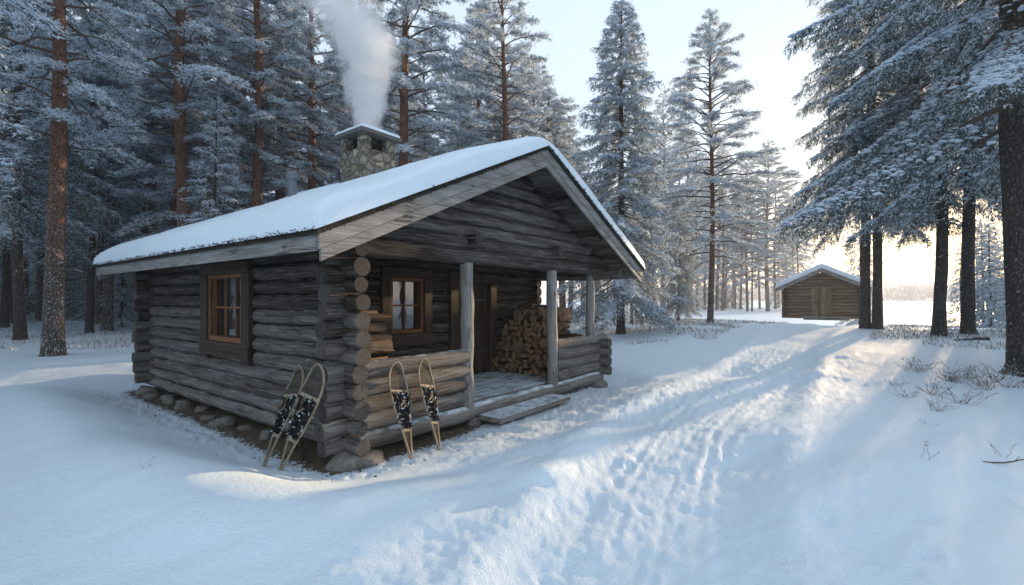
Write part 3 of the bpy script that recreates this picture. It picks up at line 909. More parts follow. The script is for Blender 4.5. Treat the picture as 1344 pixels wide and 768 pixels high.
# ------------------------------------------------------------------ foundation boulders
def boulder_mesh(seed, flat=0.6):
    r_ = np.random.default_rng(seed)
    n, k = 22, 12
    th = np.linspace(0, 2 * np.pi, n, endpoint=False); ph = np.linspace(0, np.pi, k)
    T_, P_ = np.meshgrid(th, ph)
    d = np.stack([np.sin(P_) * np.cos(T_), np.sin(P_) * np.sin(T_), np.cos(P_)], -1)
    rr = np.ones(T_.shape)
    for _ in range(14):
        ax = r_.normal(size=3); ax /= np.linalg.norm(ax)
        lim = r_.uniform(0.62, 0.95); dp = d @ ax
        rr = np.where(dp > 1e-3, np.minimum(rr, lim / np.maximum(dp, 1e-3)), rr)
    rr = rr + 0.05 * r_.normal(size=rr.shape) * 0.4
    v = d * rr[..., None]; v[..., 2] *= flat
    v[0] = v[0].mean(0); v[-1] = v[-1].mean(0)
    ii = np.arange(n * k).reshape(k, n)
    f = np.stack([ii[:-1], ii[1:], np.roll(ii[1:], -1, 1), np.roll(ii[:-1], -1, 1)], -1).reshape(-1, 4)
    m = MB(); m.add(v.reshape(-1, 3), f)
    return m.mesh('foundation_stone', ['boulder'], True)
BM = [boulder_mesh(s) for s in range(5)]
def stone(lx, ly, z, sx, sy, sz, rot, k, label, group=None):
    o = bpy.data.objects.new('foundation_stone', BM[k]); COL.objects.link(o)
    x, y = to_world(lx, ly)
    o.location = (x, y, z); o.scale = (sx, sy, sz); o.rotation_euler = (0, 0, TH + rot)
    return tag(o, label, 'stone', group)
stone(0.0, -0.13, -0.01, 0.36, 0.33, 0.42, 0.1, 0, 'broad flat grey boulder carrying the near corner of the log cabin')
for i, (ly, sx, sz) in enumerate(((1.0, .13, .17), (1.75, .16, .2), (2.35, .12, .16), (2.75, .2, .24), (3.35, .15, .2), (3.9, .18, .2), (4.4, .2, .24), (4.95, .16, .2), (5.45, .2, .22), (5.9, .17, .22), (6.45, .3, .3))):
    lab = 'rounded grey stone wedged under the side wall of the log cabin'
    grp = 'stones under the side wall'
    if i == 10: lab, grp = 'large rounded stone under the far back corner of the log cabin', None
    stone(-0.10 + rng.uniform(-.14, .06), ly + rng.uniform(-.15, .15), 0.02, sx * rng.uniform(.55, 1.0), sx * 0.75, sz * rng.uniform(.6, 1.1), rng.uniform(0, 3), i % 5, lab, grp)
stone(2.15, 0.0, 0.0, 0.22, 0.2, 0.24, 0.4, 2, 'grey stone under the sill log left of the wooden step')
stone(CW - 0.15, 0.0, 0.02, 0.34, 0.26, 0.25, 0.9, 3, 'dark stone under the right front corner of the porch')
stone(4.4, 0.05, 0.0, 0.2, 0.2, 0.2, 0.2, 4, 'grey stone under the sill log right of the wooden step')

# ------------------------------------------------------------------ step
stp = MB()
bx0, bx1, by0, by1 = 2.05, 3.98, -0.58, -0.16
box(stp, (bx0, by0, 0.085), (bx1, by1, 0.165), 0, 0.7, 0.004)
so = stp.obj('step', ['snowy_wood']); bevel(so, 0.012, 3)
so.location = (P0[0], P0[1], 0.0); so.rotation_euler = (0, 0, TH)
tag(so, 'snow dusted thick grey plank step lying in front of the porch', 'step')
for xx in (bx0 + 0.25, bx1 - 0.3):
    m = MB(); box(m, (xx, by0 + 0.04, -0.05), (xx + 0.16, by1 - 0.04, 0.083), 0, 0.4); m.obj('bearer', ['grey_wood'], so)

# ------------------------------------------------------------------ firewood
def firewood_mesh(seed, kind):
    r_ = np.random.default_rng(seed)
    L = 0.42 + r_.uniform(-.03, .03)
    if kind == 'round':
        a = np.linspace(0, 2 * np.pi, 12, endpoint=False); pr = np.stack([np.cos(a), np.sin(a)], -1) * 0.062 * (1 + 0.08 * r_.normal(size=12))[:, None]; bark = [1] * 12
    else:
        span = r_.uniform(1.3, 2.6); a = np.linspace(-span / 2, span / 2, 7)
        arc = np.stack([np.cos(a), np.sin(a)], -1) * 0.105
        pr = np.concatenate([arc, [[0.005 + r_.uniform(0, .02), r_.uniform(-.015, .015)]]]); pr -= pr.mean(0)
        bark = [1] * 6 + [0, 0]
    n = len(pr); m = MB(); rot = r_.uniform(0, 6.28); c, s = math.cos(rot), math.sin(rot)
    pr = pr @ np.array([[c, s], [-s, c]])
    y = np.array([-L / 2, -L / 6, L / 6, L / 2])
    V = np.stack([np.stack([pr[:, 0] * (1 + .04 * r_.normal()), np.full(n, yy), pr[:, 1] * (1 + .04 * r_.normal())], -1) for yy in y])
    ii = np.arange(4 * n).reshape(4, n)
    f = np.stack([ii[:-1], ii[1:], np.roll(ii[1:], -1, 1), np.roll(ii[:-1], -1, 1)], -1).reshape(-1, 4)
    uvp = np.stack([V[..., 1], np.arange(n)[None] * 0.05 + 0 * V[..., 0]], -1).reshape(-1, 2) + seed
    m.add(V.reshape(-1, 3), f, np.array([1 if b else 0 for b in bark] * 3), uvp[f].reshape(-1, 2), r_.uniform(0.3, 0.9))
    for ring, flip in ((V[0], 0), (V[-1], 1)):
        pv = np.concatenate([ring, ring.mean(0)[None]]); k = np.arange(n); ff = np.stack([k, (k + 1) % n, np.full(n, n)], -1)
        if flip: ff = ff[:, ::-1]
        uu = np.concatenate([pr, [pr.mean(0)]])
        m.add(pv, ff, 2, uu[ff].reshape(-1, 2), r_.uniform(0.3, 0.9))
    me = m.mesh('split_log', ['split', 'split_bark', 'split_end'])
    return me
FW = [firewood_mesh(s, 'round' if s % 4 == 0 else 'split') for s in range(12)]
def wood(lx, ly, lz, rz_, tilt, label, group, k=None):
    o = bpy.data.objects.new('split_log', FW[rng.integers(12) if k is None else k]); COL.objects.link(o)
    x, y = to_world(lx, ly); o.location = (x, y, lz)
    o.rotation_euler = (tilt, rng.uniform(0, 6.28), TH + rz_)
    s = rng.uniform(0.82, 1.12); o.scale = (s, 1, s)
    return tag(o, label, 'firewood', group)
row = 0; z = 0.365
while z < 1.60:
    y = 0.36 + 0.05 * (row % 2)
    ymax = 1.66 if z < 0.72 else 1.70 - (z - 0.72) * 0.62
    while y < ymax:
        for d, xx in enumerate((4.86, 5.34)):
            if d == 1 and z < 0.9: continue
            wood(xx + rng.normal() * 0.035 - (0.10 if z < 0.6 and y > 1.3 else 0), y + rng.normal() * 0.012, z + rng.normal() * 0.012, math.pi / 2 + rng.normal() * 0.07, rng.normal() * 0.03,
                 'split log with pale cut end in the large firewood heap on the porch', 'firewood heap beside the door')
        y += rng.uniform(0.112, 0.14)
    z += 0.108; row += 1
for i in range(10):
    wood(4.85 + rng.uniform(0, 0.6), 0.5 + rng.uniform(0, 0.6), 1.60 + rng.uniform(-0.03, 0.10), rng.uniform(-0.4, 0.9), rng.normal() * 0.15,
         'split log lying crosswise on top of the firewood heap', 'loose logs on top of the heap')
for i in range(8):
    wood(5.5 + rng.uniform(0, 0.3), 0.25 + 0.13 * (i % 4), 0.95 + 0.1 * (i // 4), rng.uniform(-0.3, 0.3), rng.normal() * 0.1,
         'split log behind the right porch railing', 'logs behind the right porch railing')
z = 0.365
while z < 1.62:
    for yy in (0.38, 0.52, 0.66):
        wood(0.70 + rng.normal() * 0.04, yy + rng.normal() * 0.01, z + rng.normal() * 0.01, math.pi / 2 + rng.normal() * 0.06, rng.normal() * 0.03,
             'split log in the narrow firewood stack below the porch window', 'firewood stack at the porch window')
    z += 0.112

# ------------------------------------------------------------------ snowshoes
def make_snowshoe():
    root = empty('snowshoe')
    L = 1.17
    def half(t):                                         # half width at t from tail 0 to tip 1
        return np.where(t < 0.30, 0.010 + 0.050 * (t / 0.30) ** 1.2, np.where(t < 0.72, 0.062 + 0.074 * np.sin((t - 0.30) / 0.42 * np.pi / 2), 0.136 * np.sqrt(np.clip(1 - ((t - 0.72) / 0.28) ** 2, 0, 1))))
    t = np.concatenate([np.linspace(0, 0.86, 22), 1 - 0.14 * np.cos(np.linspace(0.15, np.pi / 2, 8)) ** 2 * 1.0])
    t = np.unique(np.clip(t, 0, 1))
    right = np.stack([half(t), t * L, 0.05 * np.clip((t - 0.8) / 0.2, 0, 1) ** 2], -1)
    left = right[::-1].copy(); left[:, 0] *= -1
    P = np.concatenate([right, left[1:]])
    fr = MB(); 
    P2 = P.copy()
    # tube() orients on end-to-end direction, so sweep the two halves separately
    tube(fr, right, 0.0125, 8, 0, 0.6); tube(fr, left, 0.0125, 8, 0, 0.5)
    fr.obj('frame', ['ash'], root, True)
    hw = lambda tt: float(half(np.array([tt]))[0])
    for tt in (0.70, 0.31):
        m = MB(); bar(m, (-hw(tt), tt * L, 0), (hw(tt), tt * L, 0), 0.034, 0.016, tone=0.8); m.obj('crossbar', ['ash'], root)
    def lattice(t0, t1, step, th):
        m = MB(); n = 0
        segs = []
        for s in (-1, 1):
            for c in np.arange(t0 * L - 0.4, t1 * L + 0.4, step):
                xs = np.linspace(-0.15, 0.15, 26); ys = c + s * xs * 1.3
                tt = ys / L; ok = (tt > t0) & (tt < t1) & (np.abs(xs) < half(np.clip(tt, 0, 1)))
                if ok.sum() > 1:
                    q = np.where(ok)[0]; segs.append(((xs[q[0]], ys[q[0]]), (xs[q[-1]], ys[q[-1]])))
        for a_, b_ in segs:
            if np.hypot(a_[0] - b_[0], a_[1] - b_[1]) > 0.012: bar(m, (*a_, 0.0), (*b_, 0.001), th, th * 0.7)
        return m
    lattice(0.71, 0.995, 0.026, 0.0042).obj('toe_webbing', ['webbing'], root)
    lattice(0.05, 0.30, 0.030, 0.0042).obj('heel_webbing', ['webbing'], root)
    mm = lattice(0.32, 0.69, 0.020, 0.008)
    n = 520                                            # matted dark lacing with caught snow
    tt = rng.uniform(0.33, 0.68, n); xx = rng.uniform(-1, 1, n) * half(tt) * 1.02
    Pp = np.stack([xx, tt * L, rng.uniform(0.0, 0.02, n)], -1); D = rng.normal(size=(n, 3)) * (1, 1, 0.6); D /= np.linalg.norm(D, axis=1)[:, None]
    Wv = np.cross(D, rng.normal(size=(n, 3))); Wv /= np.linalg.norm(Wv, axis=1)[:, None]
    v = np.stack([Pp - Wv * 0.011, Pp + Wv * 0.011, Pp + D * 0.042], 1).reshape(-1, 3)
    mi = (rng.random(n) < 0.09).astype(int)
    mm.add(v, np.arange(3 * n).reshape(-1, 3), mi)
    mm.obj('centre_webbing', ['binding', 'snow'], root)
    for sx in (-1, 1):
        m = MB(); bar(m, (sx * 0.05, 0.55 * L, 0.012), (sx * 0.06, 0.705 * L, 0.012), 0.016, 0.006); bar(m, (sx * 0.045, 0.54 * L, 0.03), (-sx * 0.02, 0.60 * L, 0.04), 0.02, 0.006)
        m.obj('strap', ['binding' if sx > 0 else 'ash'], root)
    return root
shoe = make_snowshoe()
def place_shoe(o, tail, tip, side, label, group):
    tw = Vector((*to_world(tail[0], tail[1]), tail[2])); pw = Vector((*to_world(tip[0], tip[1]), tip[2]))
    yv = (pw - tw).normalized()
    sv = Vector((*(side[0] * D2 + side[1] * D1), 0.0)); xv = (sv - yv * sv.dot(yv)).normalized(); zv = xv.cross(yv)
    M = Matrix((xv, yv, zv)).transposed().to_4x4(); M.translation = tw
    o.matrix_world = M
    tag(o, label, 'snowshoe', group)
def tail_z(lx, ly): return gz(*to_world(lx, ly)) - 0.04
G_ = 'wooden snowshoes leaning on the cabin'
place_shoe(shoe, (-0.70, 0.467, tail_z(-.70, .467)), (-0.13, 0.666, 1.07), (0, -1), 'wooden snowshoe leaning on the dark side wall by the corner, rear one of two', G_)
s2 = copy_tree(shoe); place_shoe(s2, (-0.72, 0.08, tail_z(-.72, .08)), (-0.36, -0.10, 1.12), (0.25, -1), 'wooden snowshoe propped against the log ends of the near corner', G_)
s3 = copy_tree(shoe); place_shoe(s3, (0.41, -0.64, tail_z(.41, -.64)), (0.56, -0.14, 1.07), (1, 0.15), 'upright wooden snowshoe on the porch railing nearest the stacked corner logs', G_)
s4 = copy_tree(shoe); place_shoe(s4, (0.83, -0.65, tail_z(.83, -.65)), (1.0, -0.14, 1.07), (1, 0.25), 'upright wooden snowshoe on the porch railing nearest the grey porch post', G_)

# ------------------------------------------------------------------ shed
sx_, sy_ = 18.9, 29.0
SHZ = 0.60
shed = empty('log_shed', (sx_, sy_, SHZ), -math.atan2(sx_, sy_) + R(1.5))
tag(shed, 'small brown log shed with a closed plank door and snowy roof by the frozen lake', 'shed')
SW, SD, SPK, SHS, SSL = 1.9, 3.6, 3.08, 2.42, 0.49
m = MB()
for k in range(9):
    z = 0.12 + k * 0.2
    for (a_, b_) in ((-SW - 0.2, -0.52), (0.52, SW + 0.2)): add_log(m, (a_, 0, z), (b_, 0, z), 0.105, tone=0.35 + rng.normal() * 0.12, seg=10)
    add_log(m, (-SW, -0.22, z + 0.1), (-SW, SD + 0.2, z + 0.1), 0.105, tone=0.3, seg=10); add_log(m, (SW, -0.22, z + 0.1), (SW, SD + 0.2, z + 0.1), 0.105, tone=0.3, seg=10)
    add_log(m, (-SW - .2, SD, z), (SW + .2, SD, z), 0.105, tone=0.4, seg=8)
z = 1.94
while z < SPK - 0.25:
    hw = min((SPK - 0.16 - z) / SSL, SW + 0.2)
    add_log(m, (-hw, 0, z), (hw, 0, z), 0.105, tone=0.35 + rng.normal() * 0.1, seg=10); add_log(m, (-hw, SD, z), (hw, SD, z), 0.1, tone=0.4, seg=8); z += 0.19
MAT['shed_log'] = mat_wood('brown_shed_log', (0.13, 0.088, 0.06), (0.42, 0.33, 0.25))
m.obj('wall', ['shed_log', 'log_end'], shed, True)
m = MB()
for i in range(6): box(m, (-0.51 + i * 0.17, -0.13, 0.12), (-0.51 + i * 0.17 + 0.164, -0.02, 1.9), 0, rng.uniform(0.2, 0.7))
sd = m.obj('door', ['shed_log'], shed)
m = MB(); box(m, (-0.4, -0.155, 0.98), (-0.22, -0.131, 1.04)); m.obj('handle', ['dark_metal'], sd)
m = MB()
for s in (-1, 1):
    c = []
    for u in (-0.05, 0.0):
        c += [(0.002 * s, -0.55, SPK + u), (s * SHS, -0.55, SPK - SHS * SSL + u), (s * SHS, SD + 0.4, SPK - SHS * SSL + u), (0.002 * s, SD + 0.4, SPK + u)]
    c = np.array(c); c = c[[1, 0, 3, 2, 5, 4, 7, 6]] if s < 0 else c
    hexa(m, c, 0, 0.5)
sr = m.obj('roof', ['soffit'], shed)
for s in (-1, 1):
    m = MB(); c = []
    for u in (-0.24, -0.003):
        c += [(0.002 * s, -0.60, SPK + u), (s * SHS, -0.60, SPK - SHS * SSL + u), (s * SHS, -0.555, SPK - SHS * SSL + u), (0.002 * s, -0.555, SPK + u)]
    c = np.array(c); c = c[[1, 0, 3, 2, 5, 4, 7, 6]] if s < 0 else c
    hexa(m, c, 0, 0.8); m.obj('bargeboard', ['grey_wood'], sr)
_sl = SL; SL = SSL
snow_slab(sr, 'snow_layer', 0.0, SHS, -0.58, SD + 0.4, lambda x: SPK + 0.004, 0.25, 60, 50, 0.03, 0.12, seed=180)
SL = _sl
m = MB(); box(m, (-0.95, -0.75, -0.05), (1.35, -0.32, 0.12), 0, 0.6, 0.01)
st2 = m.obj('step', ['snowy_wood']); st2.location = shed.location; st2.rotation_euler = shed.rotation_euler
tag(st2, 'low snow covered plank step before the shed door', 'step')

# ------------------------------------------------------------------ trees
def unit(v): return v / (np.linalg.norm(v, axis=-1, keepdims=True) + 1e-9)
def sprigs(mb, P, D, L, w, mi, flat):
    """thin needle-spray triangles; flat=1 keeps them facing up like a snow pad"""
    n = len(P)
    rnd = unit(rng.normal(size=(n, 3)))
    ref = np.where(flat[:, None] > 0.5, np.array([0, 0, 1.0]) + 0.45 * rnd, rnd)
    Wv = unit(np.cross(D, ref))
    v = np.stack([P - Wv * w[:, None] * 0.5, P + Wv * w[:, None] * 0.5, P + D * L[:, None]], 1).reshape(-1, 3)
    mb.add(v, np.arange(3 * n).reshape(-1, 3), mi)
def pads(mb, P, r, h, mi):
    """low domes of snow lying on the limbs"""
    big = r > 0.065
    if big.any():
        p, rb, hb = P[big], r[big], h[big]; n = len(p); k = 9
        a = np.linspace(0, 2 * np.pi, k, endpoint=False) + rng.uniform(0, 3, n)[:, None]
        lob = rb[:, None] * rng.uniform(0.75, 1.2, (n, k)); V = []
        for f_, z_ in ((1.0, -0.35), (0.93, 0.25), (0.68, 0.72), (0.36, 0.95)):
            V.append(np.stack([np.cos(a) * lob * f_, np.sin(a) * lob * f_, z_ * hb[:, None] + rng.normal(size=(n, k)) * 0.06 * rb[:, None]], -1) + p[:, None])
        V.append((p + np.stack([0 * hb, 0 * hb, hb], -1))[:, None]); V = np.concatenate(V, 1)
        kk = np.arange(k); j = (kk + 1) % k; base = (np.arange(n) * (4 * k + 1))[:, None, None]
        q = np.concatenate([np.stack([kk + l * k, j + l * k, j + (l + 1) * k, kk + (l + 1) * k], -1) for l in range(3)])
        o = mb.n; mb.add(V.reshape(-1, 3), (q[None] + base).reshape(-1, 4), mi)
        t = np.stack([kk + 3 * k, j + 3 * k, np.full(k, 4 * k)], -1)
        mb.f.append((t[None] + base).reshape(-1, 3) + o); mb.m.append(np.full(n * k, mi)); mb.uv.append(np.zeros((n * k * 3, 2))); mb.t.append(np.full(n * k, 0.5))
        mb.v.append(np.zeros((0, 3)))
    P, r, h = P[~big], r[~big], h[~big]
    if not len(P): return
    n = len(P); k = 6
    a = np.linspace(0, 2 * np.pi, k, endpoint=False)
    rr = r[:, None] * rng.uniform(0.6, 1.25, (n, k)); st = rng.uniform(0, 3.14, n)[:, None]
    ring = np.stack([np.cos(a + st) * rr, np.sin(a + st) * rr, rng.normal(size=(n, k)) * 0.12 * r[:, None] - h[:, None] * 0.3], -1) + P[:, None]
    top = P[:, None] + np.stack([np.zeros((n, 1)), np.zeros((n, 1)), h[:, None]], -1)
    V = np.concatenate([ring, top], 1).reshape(-1, 3)
    base = (np.arange(n) * (k + 1))[:, None, None]
    kk = np.arange(k); f = np.stack([kk, (kk + 1) % k, np.full(k, k)], -1)[None] + base
    mb.add(V, f.reshape(-1, 3), mi)

def limb_poly(base, az, L, el, droop, n=9, up=0.0, kink=0.05):
    t = np.linspace(0, 1, n)
    h = L * t * math.cos(el)
    z = L * (math.sin(el) * t - droop * t ** 2 + up * t ** 3)
    jig = np.cumsum(rng.normal(size=(n, 3)) * kink * L / n, axis=0)
    return base + np.stack([h * math.sin(az), h * math.cos(az), z], -1) + jig

def make_tree(kind, H, cb, Lmax, n_limb, dens, size, snow, r0, seed, trunk_seg=14, sides=None, dead=6, bare_low=0.0):
    """returns trunk mesh, crown mesh"""
    global rng
    keep = rng; rng = np.random.default_rng(seed)
    spruce = kind == 'spruce'
    tr = MB()
    zz = np.linspace(0, H * 0.985, 18); zz = np.concatenate([[-0.3, 0.0, 0.12, 0.35], zz[1:]])
    rad = r0 * (1 - np.clip(zz, 0, None) / H) ** 0.8 + 0.012
    rad[:4] *= (1.45, 1.38, 1.2, 1.06)
    bend = np.stack([0.10 * np.sin(zz * 0.33 + seed), 0.10 * np.cos(zz * 0.27 + seed * 2), zz], -1); bend[:, :2] -= bend[1, :2]
    tube(tr, bend, rad, trunk_seg, 0, 0.5, False, None, 0.05)
    trunk_at = lambda z: np.array([np.interp(z, zz, bend[:, 0]), np.interp(z, zz, bend[:, 1]), z])
    cr = MB()
    LP, LD, LW = [], [], []
    padP, padR = [], []
    az = rng.uniform(0, 6)
    for i in range(n_limb):
        q = (i + rng.uniform(0, 0.8)) / n_limb
        q = q ** (0.95 if spruce else 0.8)
        z = H * (cb + (0.985 - cb) * q)
        az += 2.4 + rng.normal() * 0.25
        if spruce:
            prof = (1 - q) ** 0.62 * (0.75 + 0.4 * rng.random()) + 0.05
            el, dr, up = -0.12 - 0.35 * (1 - q) + rng.normal() * 0.06 + 0.5 * q ** 2, 0.20 + 0.1 * rng.random(), 0.16
        else:
            prof = min(1.0, 0.55 + 1.6 * q) * (1 - q ** 1.8) ** 0.75 * (0.6 + 0.5 * rng.random()) + 0.05
            el, dr, up = 0.10 + 0.75 * q + rng.normal() * 0.12, 0.28 + 0.25 * rng.random(), 0.05
        L = Lmax * prof
        P = limb_poly(trunk_at(z), az, L, el, dr, 9, up, 0.05 if spruce else 0.12)
        T = unit(np.gradient(P, axis=0))
        rr = np.linspace(0.010 + 0.012 * L, 0.005, 9)
        tube(cr, P, rr, 5, 2, 0.5, False)
        # snow line lying on the limb
        k = int(6 + L * 9); tt = rng.uniform(0.05, 0.95, k)
        q_ = np.stack([np.interp(tt, np.linspace(0, 1, 9), P[:, j]) for j in range(3)], -1); q_[:, 2] += 0.02
        padP.append(q_); padR.append(rng.uniform(0.02, 0.045, k) * (1.0 if spruce else 0.8))
        if spruce:                                       # heavy snow lying along the bough
            k = int(L * (60 if size < 0.12 else 16)); tt = rng.uniform(0.25, 1.0, k)
            q_ = np.stack([np.interp(tt, np.linspace(0, 1, 9), P[:, j]) for j in range(3)], -1)
            sd = np.array([math.cos(az), -math.sin(az), 0.0]) * rng.normal(size=(k, 1)) * 0.11 * L * (1.15 - tt[:, None])
            q_ = q_ + sd; q_[:, 2] += 0.03 - 0.5 * np.linalg.norm(sd, axis=1)
            padP.append(q_); padR.append(rng.uniform(0.03, 0.085, k) * rng.uniform(0.7, 1.05, k))
        # side twigs
        nt = max(4, int(dens * (4 + L * 9)))
        tt = rng.uniform(0.12 if spruce else 0.30, 1.0, nt) ** 0.8
        B = np.stack([np.interp(tt, np.linspace(0, 1, 9), P[:, j]) for j in range(3)], -1)
        TT = unit(np.stack([np.interp(tt, np.linspace(0, 1, 9), T[:, j]) for j in range(3)], -1))
        side = np.cross(TT, [0, 0, 1.0]); side = unit(side) * np.where(rng.random(nt) < 0.5, -1, 1)[:, None]
        fwd = rng.uniform(0.5, 1.1, nt)[:, None]
        D = unit(TT * fwd + side * rng.uniform(0.2, 1.0, nt)[:, None] + np.array([0, 0, 1]) * (rng.normal(size=nt) * 0.15 - (0.35 if spruce else -0.05))[:, None])
        l = (0.22 + 0.30 * L * (1.1 - tt)) * rng.uniform(0.5, 1.1, nt)
        LP.append(B); LD.append(D); LW.append(l)
    B, D, l = np.concatenate(LP), np.concatenate(LD), np.concatenate(LW)
    # points along every twig
    n_pt = np.maximum(2, (l / (size * 0.42)).astype(int)); rep = np.repeat(np.arange(len(l)), n_pt)
    s = rng.random(len(rep)); dr = (0.55 if spruce else 0.22)
    P = B[rep] + D[rep] * (l[rep] * s)[:, None]; P[:, 2] -= dr * l[rep] * s ** 2
    P += rng.normal(size=P.shape) * size * (0.18 if spruce else 0.32)
    Dt = D[rep].copy(); Dt[:, 2] -= 2 * dr * s; Dt = unit(Dt)
    k = 3
    P3 = np.repeat(P, k, 0); D3 = unit(np.repeat(Dt, k, 0) + rng.normal(size=(len(P3), 3)) * (0.55 if spruce else 0.85) - np.array([0, 0, 0.35 if spruce else -0.15]))
    n = len(P3); isn = rng.random(n) < snow * (np.repeat(1.35 - 0.8 * s, k) if spruce else 1.0)
    up = isn * (0.15 + 0.15 * rng.random(n)) * size
    P3[:, 2] += up
    D3[isn, 2] *= 0.45
    sprigs(cr, P3, D3, size * rng.uniform(0.6, 1.25, n) * (1.35 if spruce else 1.0), size * np.where(isn, 0.26 if spruce else 0.30, 0.13 if spruce else 0.17) * rng.uniform(0.7, 1.3, n), isn.astype(int), isn.astype(float))
    # snow cushions on the sprays
    m_ = (rng.random(len(P)) < (0.07 if spruce else 0.035)) & ((s < 0.45) | (not spruce))
    padP.append(P[m_] + np.array([0, 0, size * 0.25])); padR.append(rng.uniform(0.25, 0.62, m_.sum()) * size * (1.1 if spruce else 0.85))
    PP, PR = np.concatenate(padP), np.concatenate(padR)
    pads(cr, PP, PR, PR * 0.45, 1)
    # dead lower branches
    for i in range(dead):
        z = H * (cb * rng.uniform(0.35, 1.0)); P = limb_poly(trunk_at(z), rng.uniform(0, 6.28), rng.uniform(0.5, 1.9), rng.normal() * 0.2, 0.15, 6, 0, 0.18)
        tube(cr, P, np.linspace(0.018, 0.004, 6), 4, 2, 0.5, False)
        kk = 14; tt = rng.uniform(0, 1, kk); q_ = np.stack([np.interp(tt, np.linspace(0, 1, 6), P[:, j]) for j in range(3)], -1); q_[:, 2] += 0.016
        pads(cr, q_, rng.uniform(0.015, 0.03, kk), np.full(kk, 0.012), 1)
    needle = 'spruce_needle' if spruce else 'pine_needle'
    tm = tr.mesh('trunk', ['spruce_bark' if spruce else 'pine_bark'], True)
    cm = cr.mesh('crown', [needle, 'tree_snow', 'limb'])
    rng = keep
    return tm, cm

PROTO = {
    #             kind     H    cb   Lmax limbs dens size snow  r0  seed
    'pine_a':   ('pine', 22.0, 0.28, 3.9, 105, 1.9, 0.15, 0.72, 0.25, 11),
    'pine_b':   ('pine', 20.0, 0.33, 3.4, 92, 1.9, 0.15, 0.74, 0.20, 12),
    'pine_c':   ('pine', 22.0, 0.19, 5.0, 130, 1.7, 0.16, 0.70, 0.19, 13),
    'pine_far': ('pine', 20.0, 0.25, 3.3, 80, 1.15, 0.24, 0.70, 0.16, 14),
    'spruce_a': ('spruce', 18.5, 0.11, 3.3, 230, 2.0, 0.15, 0.70, 0.20, 21),
    'spruce_b': ('spruce', 22.0, 0.27, 3.5, 120, 2.0, 0.15, 0.50, 0.19, 22),
    'spruce_far': ('spruce', 17.0, 0.06, 2.9, 110, 1.1, 0.24, 0.64, 0.15, 23),
    'spruce_near': ('spruce', 21.0, 0.25, 4.4, 84, 2.8, 0.11, 0.40, 0.30, 24),
}
MESH = {k: make_tree(*v, trunk_seg=24 if k in ('spruce_near', 'pine_a') else 12) for k, v in PROTO.items()}
BASE = {}
PLACED = []
def plant(proto, x, y, H, label, group, rot=None, wide=1.0, name=None):
    h0 = PROTO[proto][1]; spruce = PROTO[proto][0] == 'spruce'
    if proto not in BASE:
        root = empty('spruce_tree' if spruce else 'pine_tree')
        for part, me in zip(('trunk', 'crown'), MESH[proto]):
            o = bpy.data.objects.new(part, me); COL.objects.link(o); o.parent = root
        BASE[proto] = root
    else:
        root = copy_tree(BASE[proto])
    s = H / h0
    root.location = (x, y, gz(x, y) - 0.03); root.scale = (s * wide, s * wide, s)
    root.rotation_euler = (0, 0, random.uniform(0, 6.28) if rot is None else rot)
    for k in ('group',):
        if k in root: del root[k]
    tag(root, label, 'tree', group)
    PLACED.append((x, y))
    return root
def plant_px(proto, px, py, top, label, group=None, **kw):
    """tree whose trunk meets the snow at pixel (px, py); top = pixel row of its tip or its height in metres when positive float"""
    x, y, z = at_px(px, py)
    H = top if isinstance(top, float) else CAMZ - z + (HY - top) * y / F
    return plant(proto, x, y, H, label, group, **kw)
# trees one can point to
plant_px('pine_a', 70, 467, 21.0, 'tall pine with thick orange trunk and snow flecked base, nearest on the left', rot=1.0, wide=0.95)
plant_px('spruce_near', 1349, 492, 21.0, 'huge dark trunked spruce with heavy snowy boughs at the right edge, nearest of all', rot=2.2)
plant_px('spruce_a', 815, 438, -6, 'tall narrow snow laden spruce standing right of the cabin roof', wide=1.1)
plant_px('pine_c', 932, 424, 10, 'tall slender pine with open sunlit crown standing alone against the pale sky', wide=1.05)
plant_px('pine_c', 1008, 413, 183, 'shorter feathery pine left of the small log shed', wide=1.25)
plant_px('spruce_b', 1136, 431, 21.0, 'spruce right of the small shed, left one of the two close trunks')
plant_px('spruce_b', 1151, 432, 20.0, 'spruce right of the small shed, right one of the two close trunks')
plant_px('spruce_b', 1232, 441, 21.0, 'slim spruce standing between the twin trunks and the darker trunk to its right')
plant_px('spruce_b', 1271, 438, 22.0, 'dark trunked spruce just left of the huge right hand spruce')
plant_px('spruce_a', 890, 421, 245, 'dark bushy spruce tucked left of the lone slender pine')
plant_px('spruce_b', 27, 446, 20.0, 'dark trunked spruce left of the thick orange pine')
plant_px('spruce_b', 117, 437, 17.0, 'thin grey trunked spruce right of the thick orange pine')
plant_px('pine_b', 140, 434, 21.0, 'thick grey trunked pine left of the cabin eave')
plant_px('pine_b', 128, 426, 18.0, 'slim pine between the two grey trunks left of the cabin')
def plant_xy(proto, px, Y, H, label, group=None, **kw):
    return plant(proto, (px - CX) / F * Y, Y, H, label, group, **kw)
plant_xy('pine_a', 247, 19.0, 22.0, 'orange trunked pine rising behind the left half of the cabin roof', wide=1.1)
plant_xy('pine_b', 200, 24.0, 21.0, 'slim orange trunked pine above the far left roof corner')
plant_xy('pine_b', 287, 25.0, 21.0, 'dark red trunked pine behind the roof, left of the vent pipe')
plant_xy('pine_a', 411, 23.0, 21.0, 'orange trunked pine behind the roof, between vent pipe and chimney', wide=1.05)
plant_xy('pine_a', 532, 21.0, 21.0, 'broad snowy pine rising just right of the chimney smoke', wide=1.1)
plant_xy('pine_a', 658, 22.0, 18.0, 'broad frosted pine with red trunk behind the roof peak', wide=1.05)
GF, GL = 'pines in the forest behind the cabin', 'snow dusted pine in the crowded forest behind the cabin'
GM, LM = 'trees between the cabin and the shed', 'frosted tree in the backlit wood between cabin and shed'
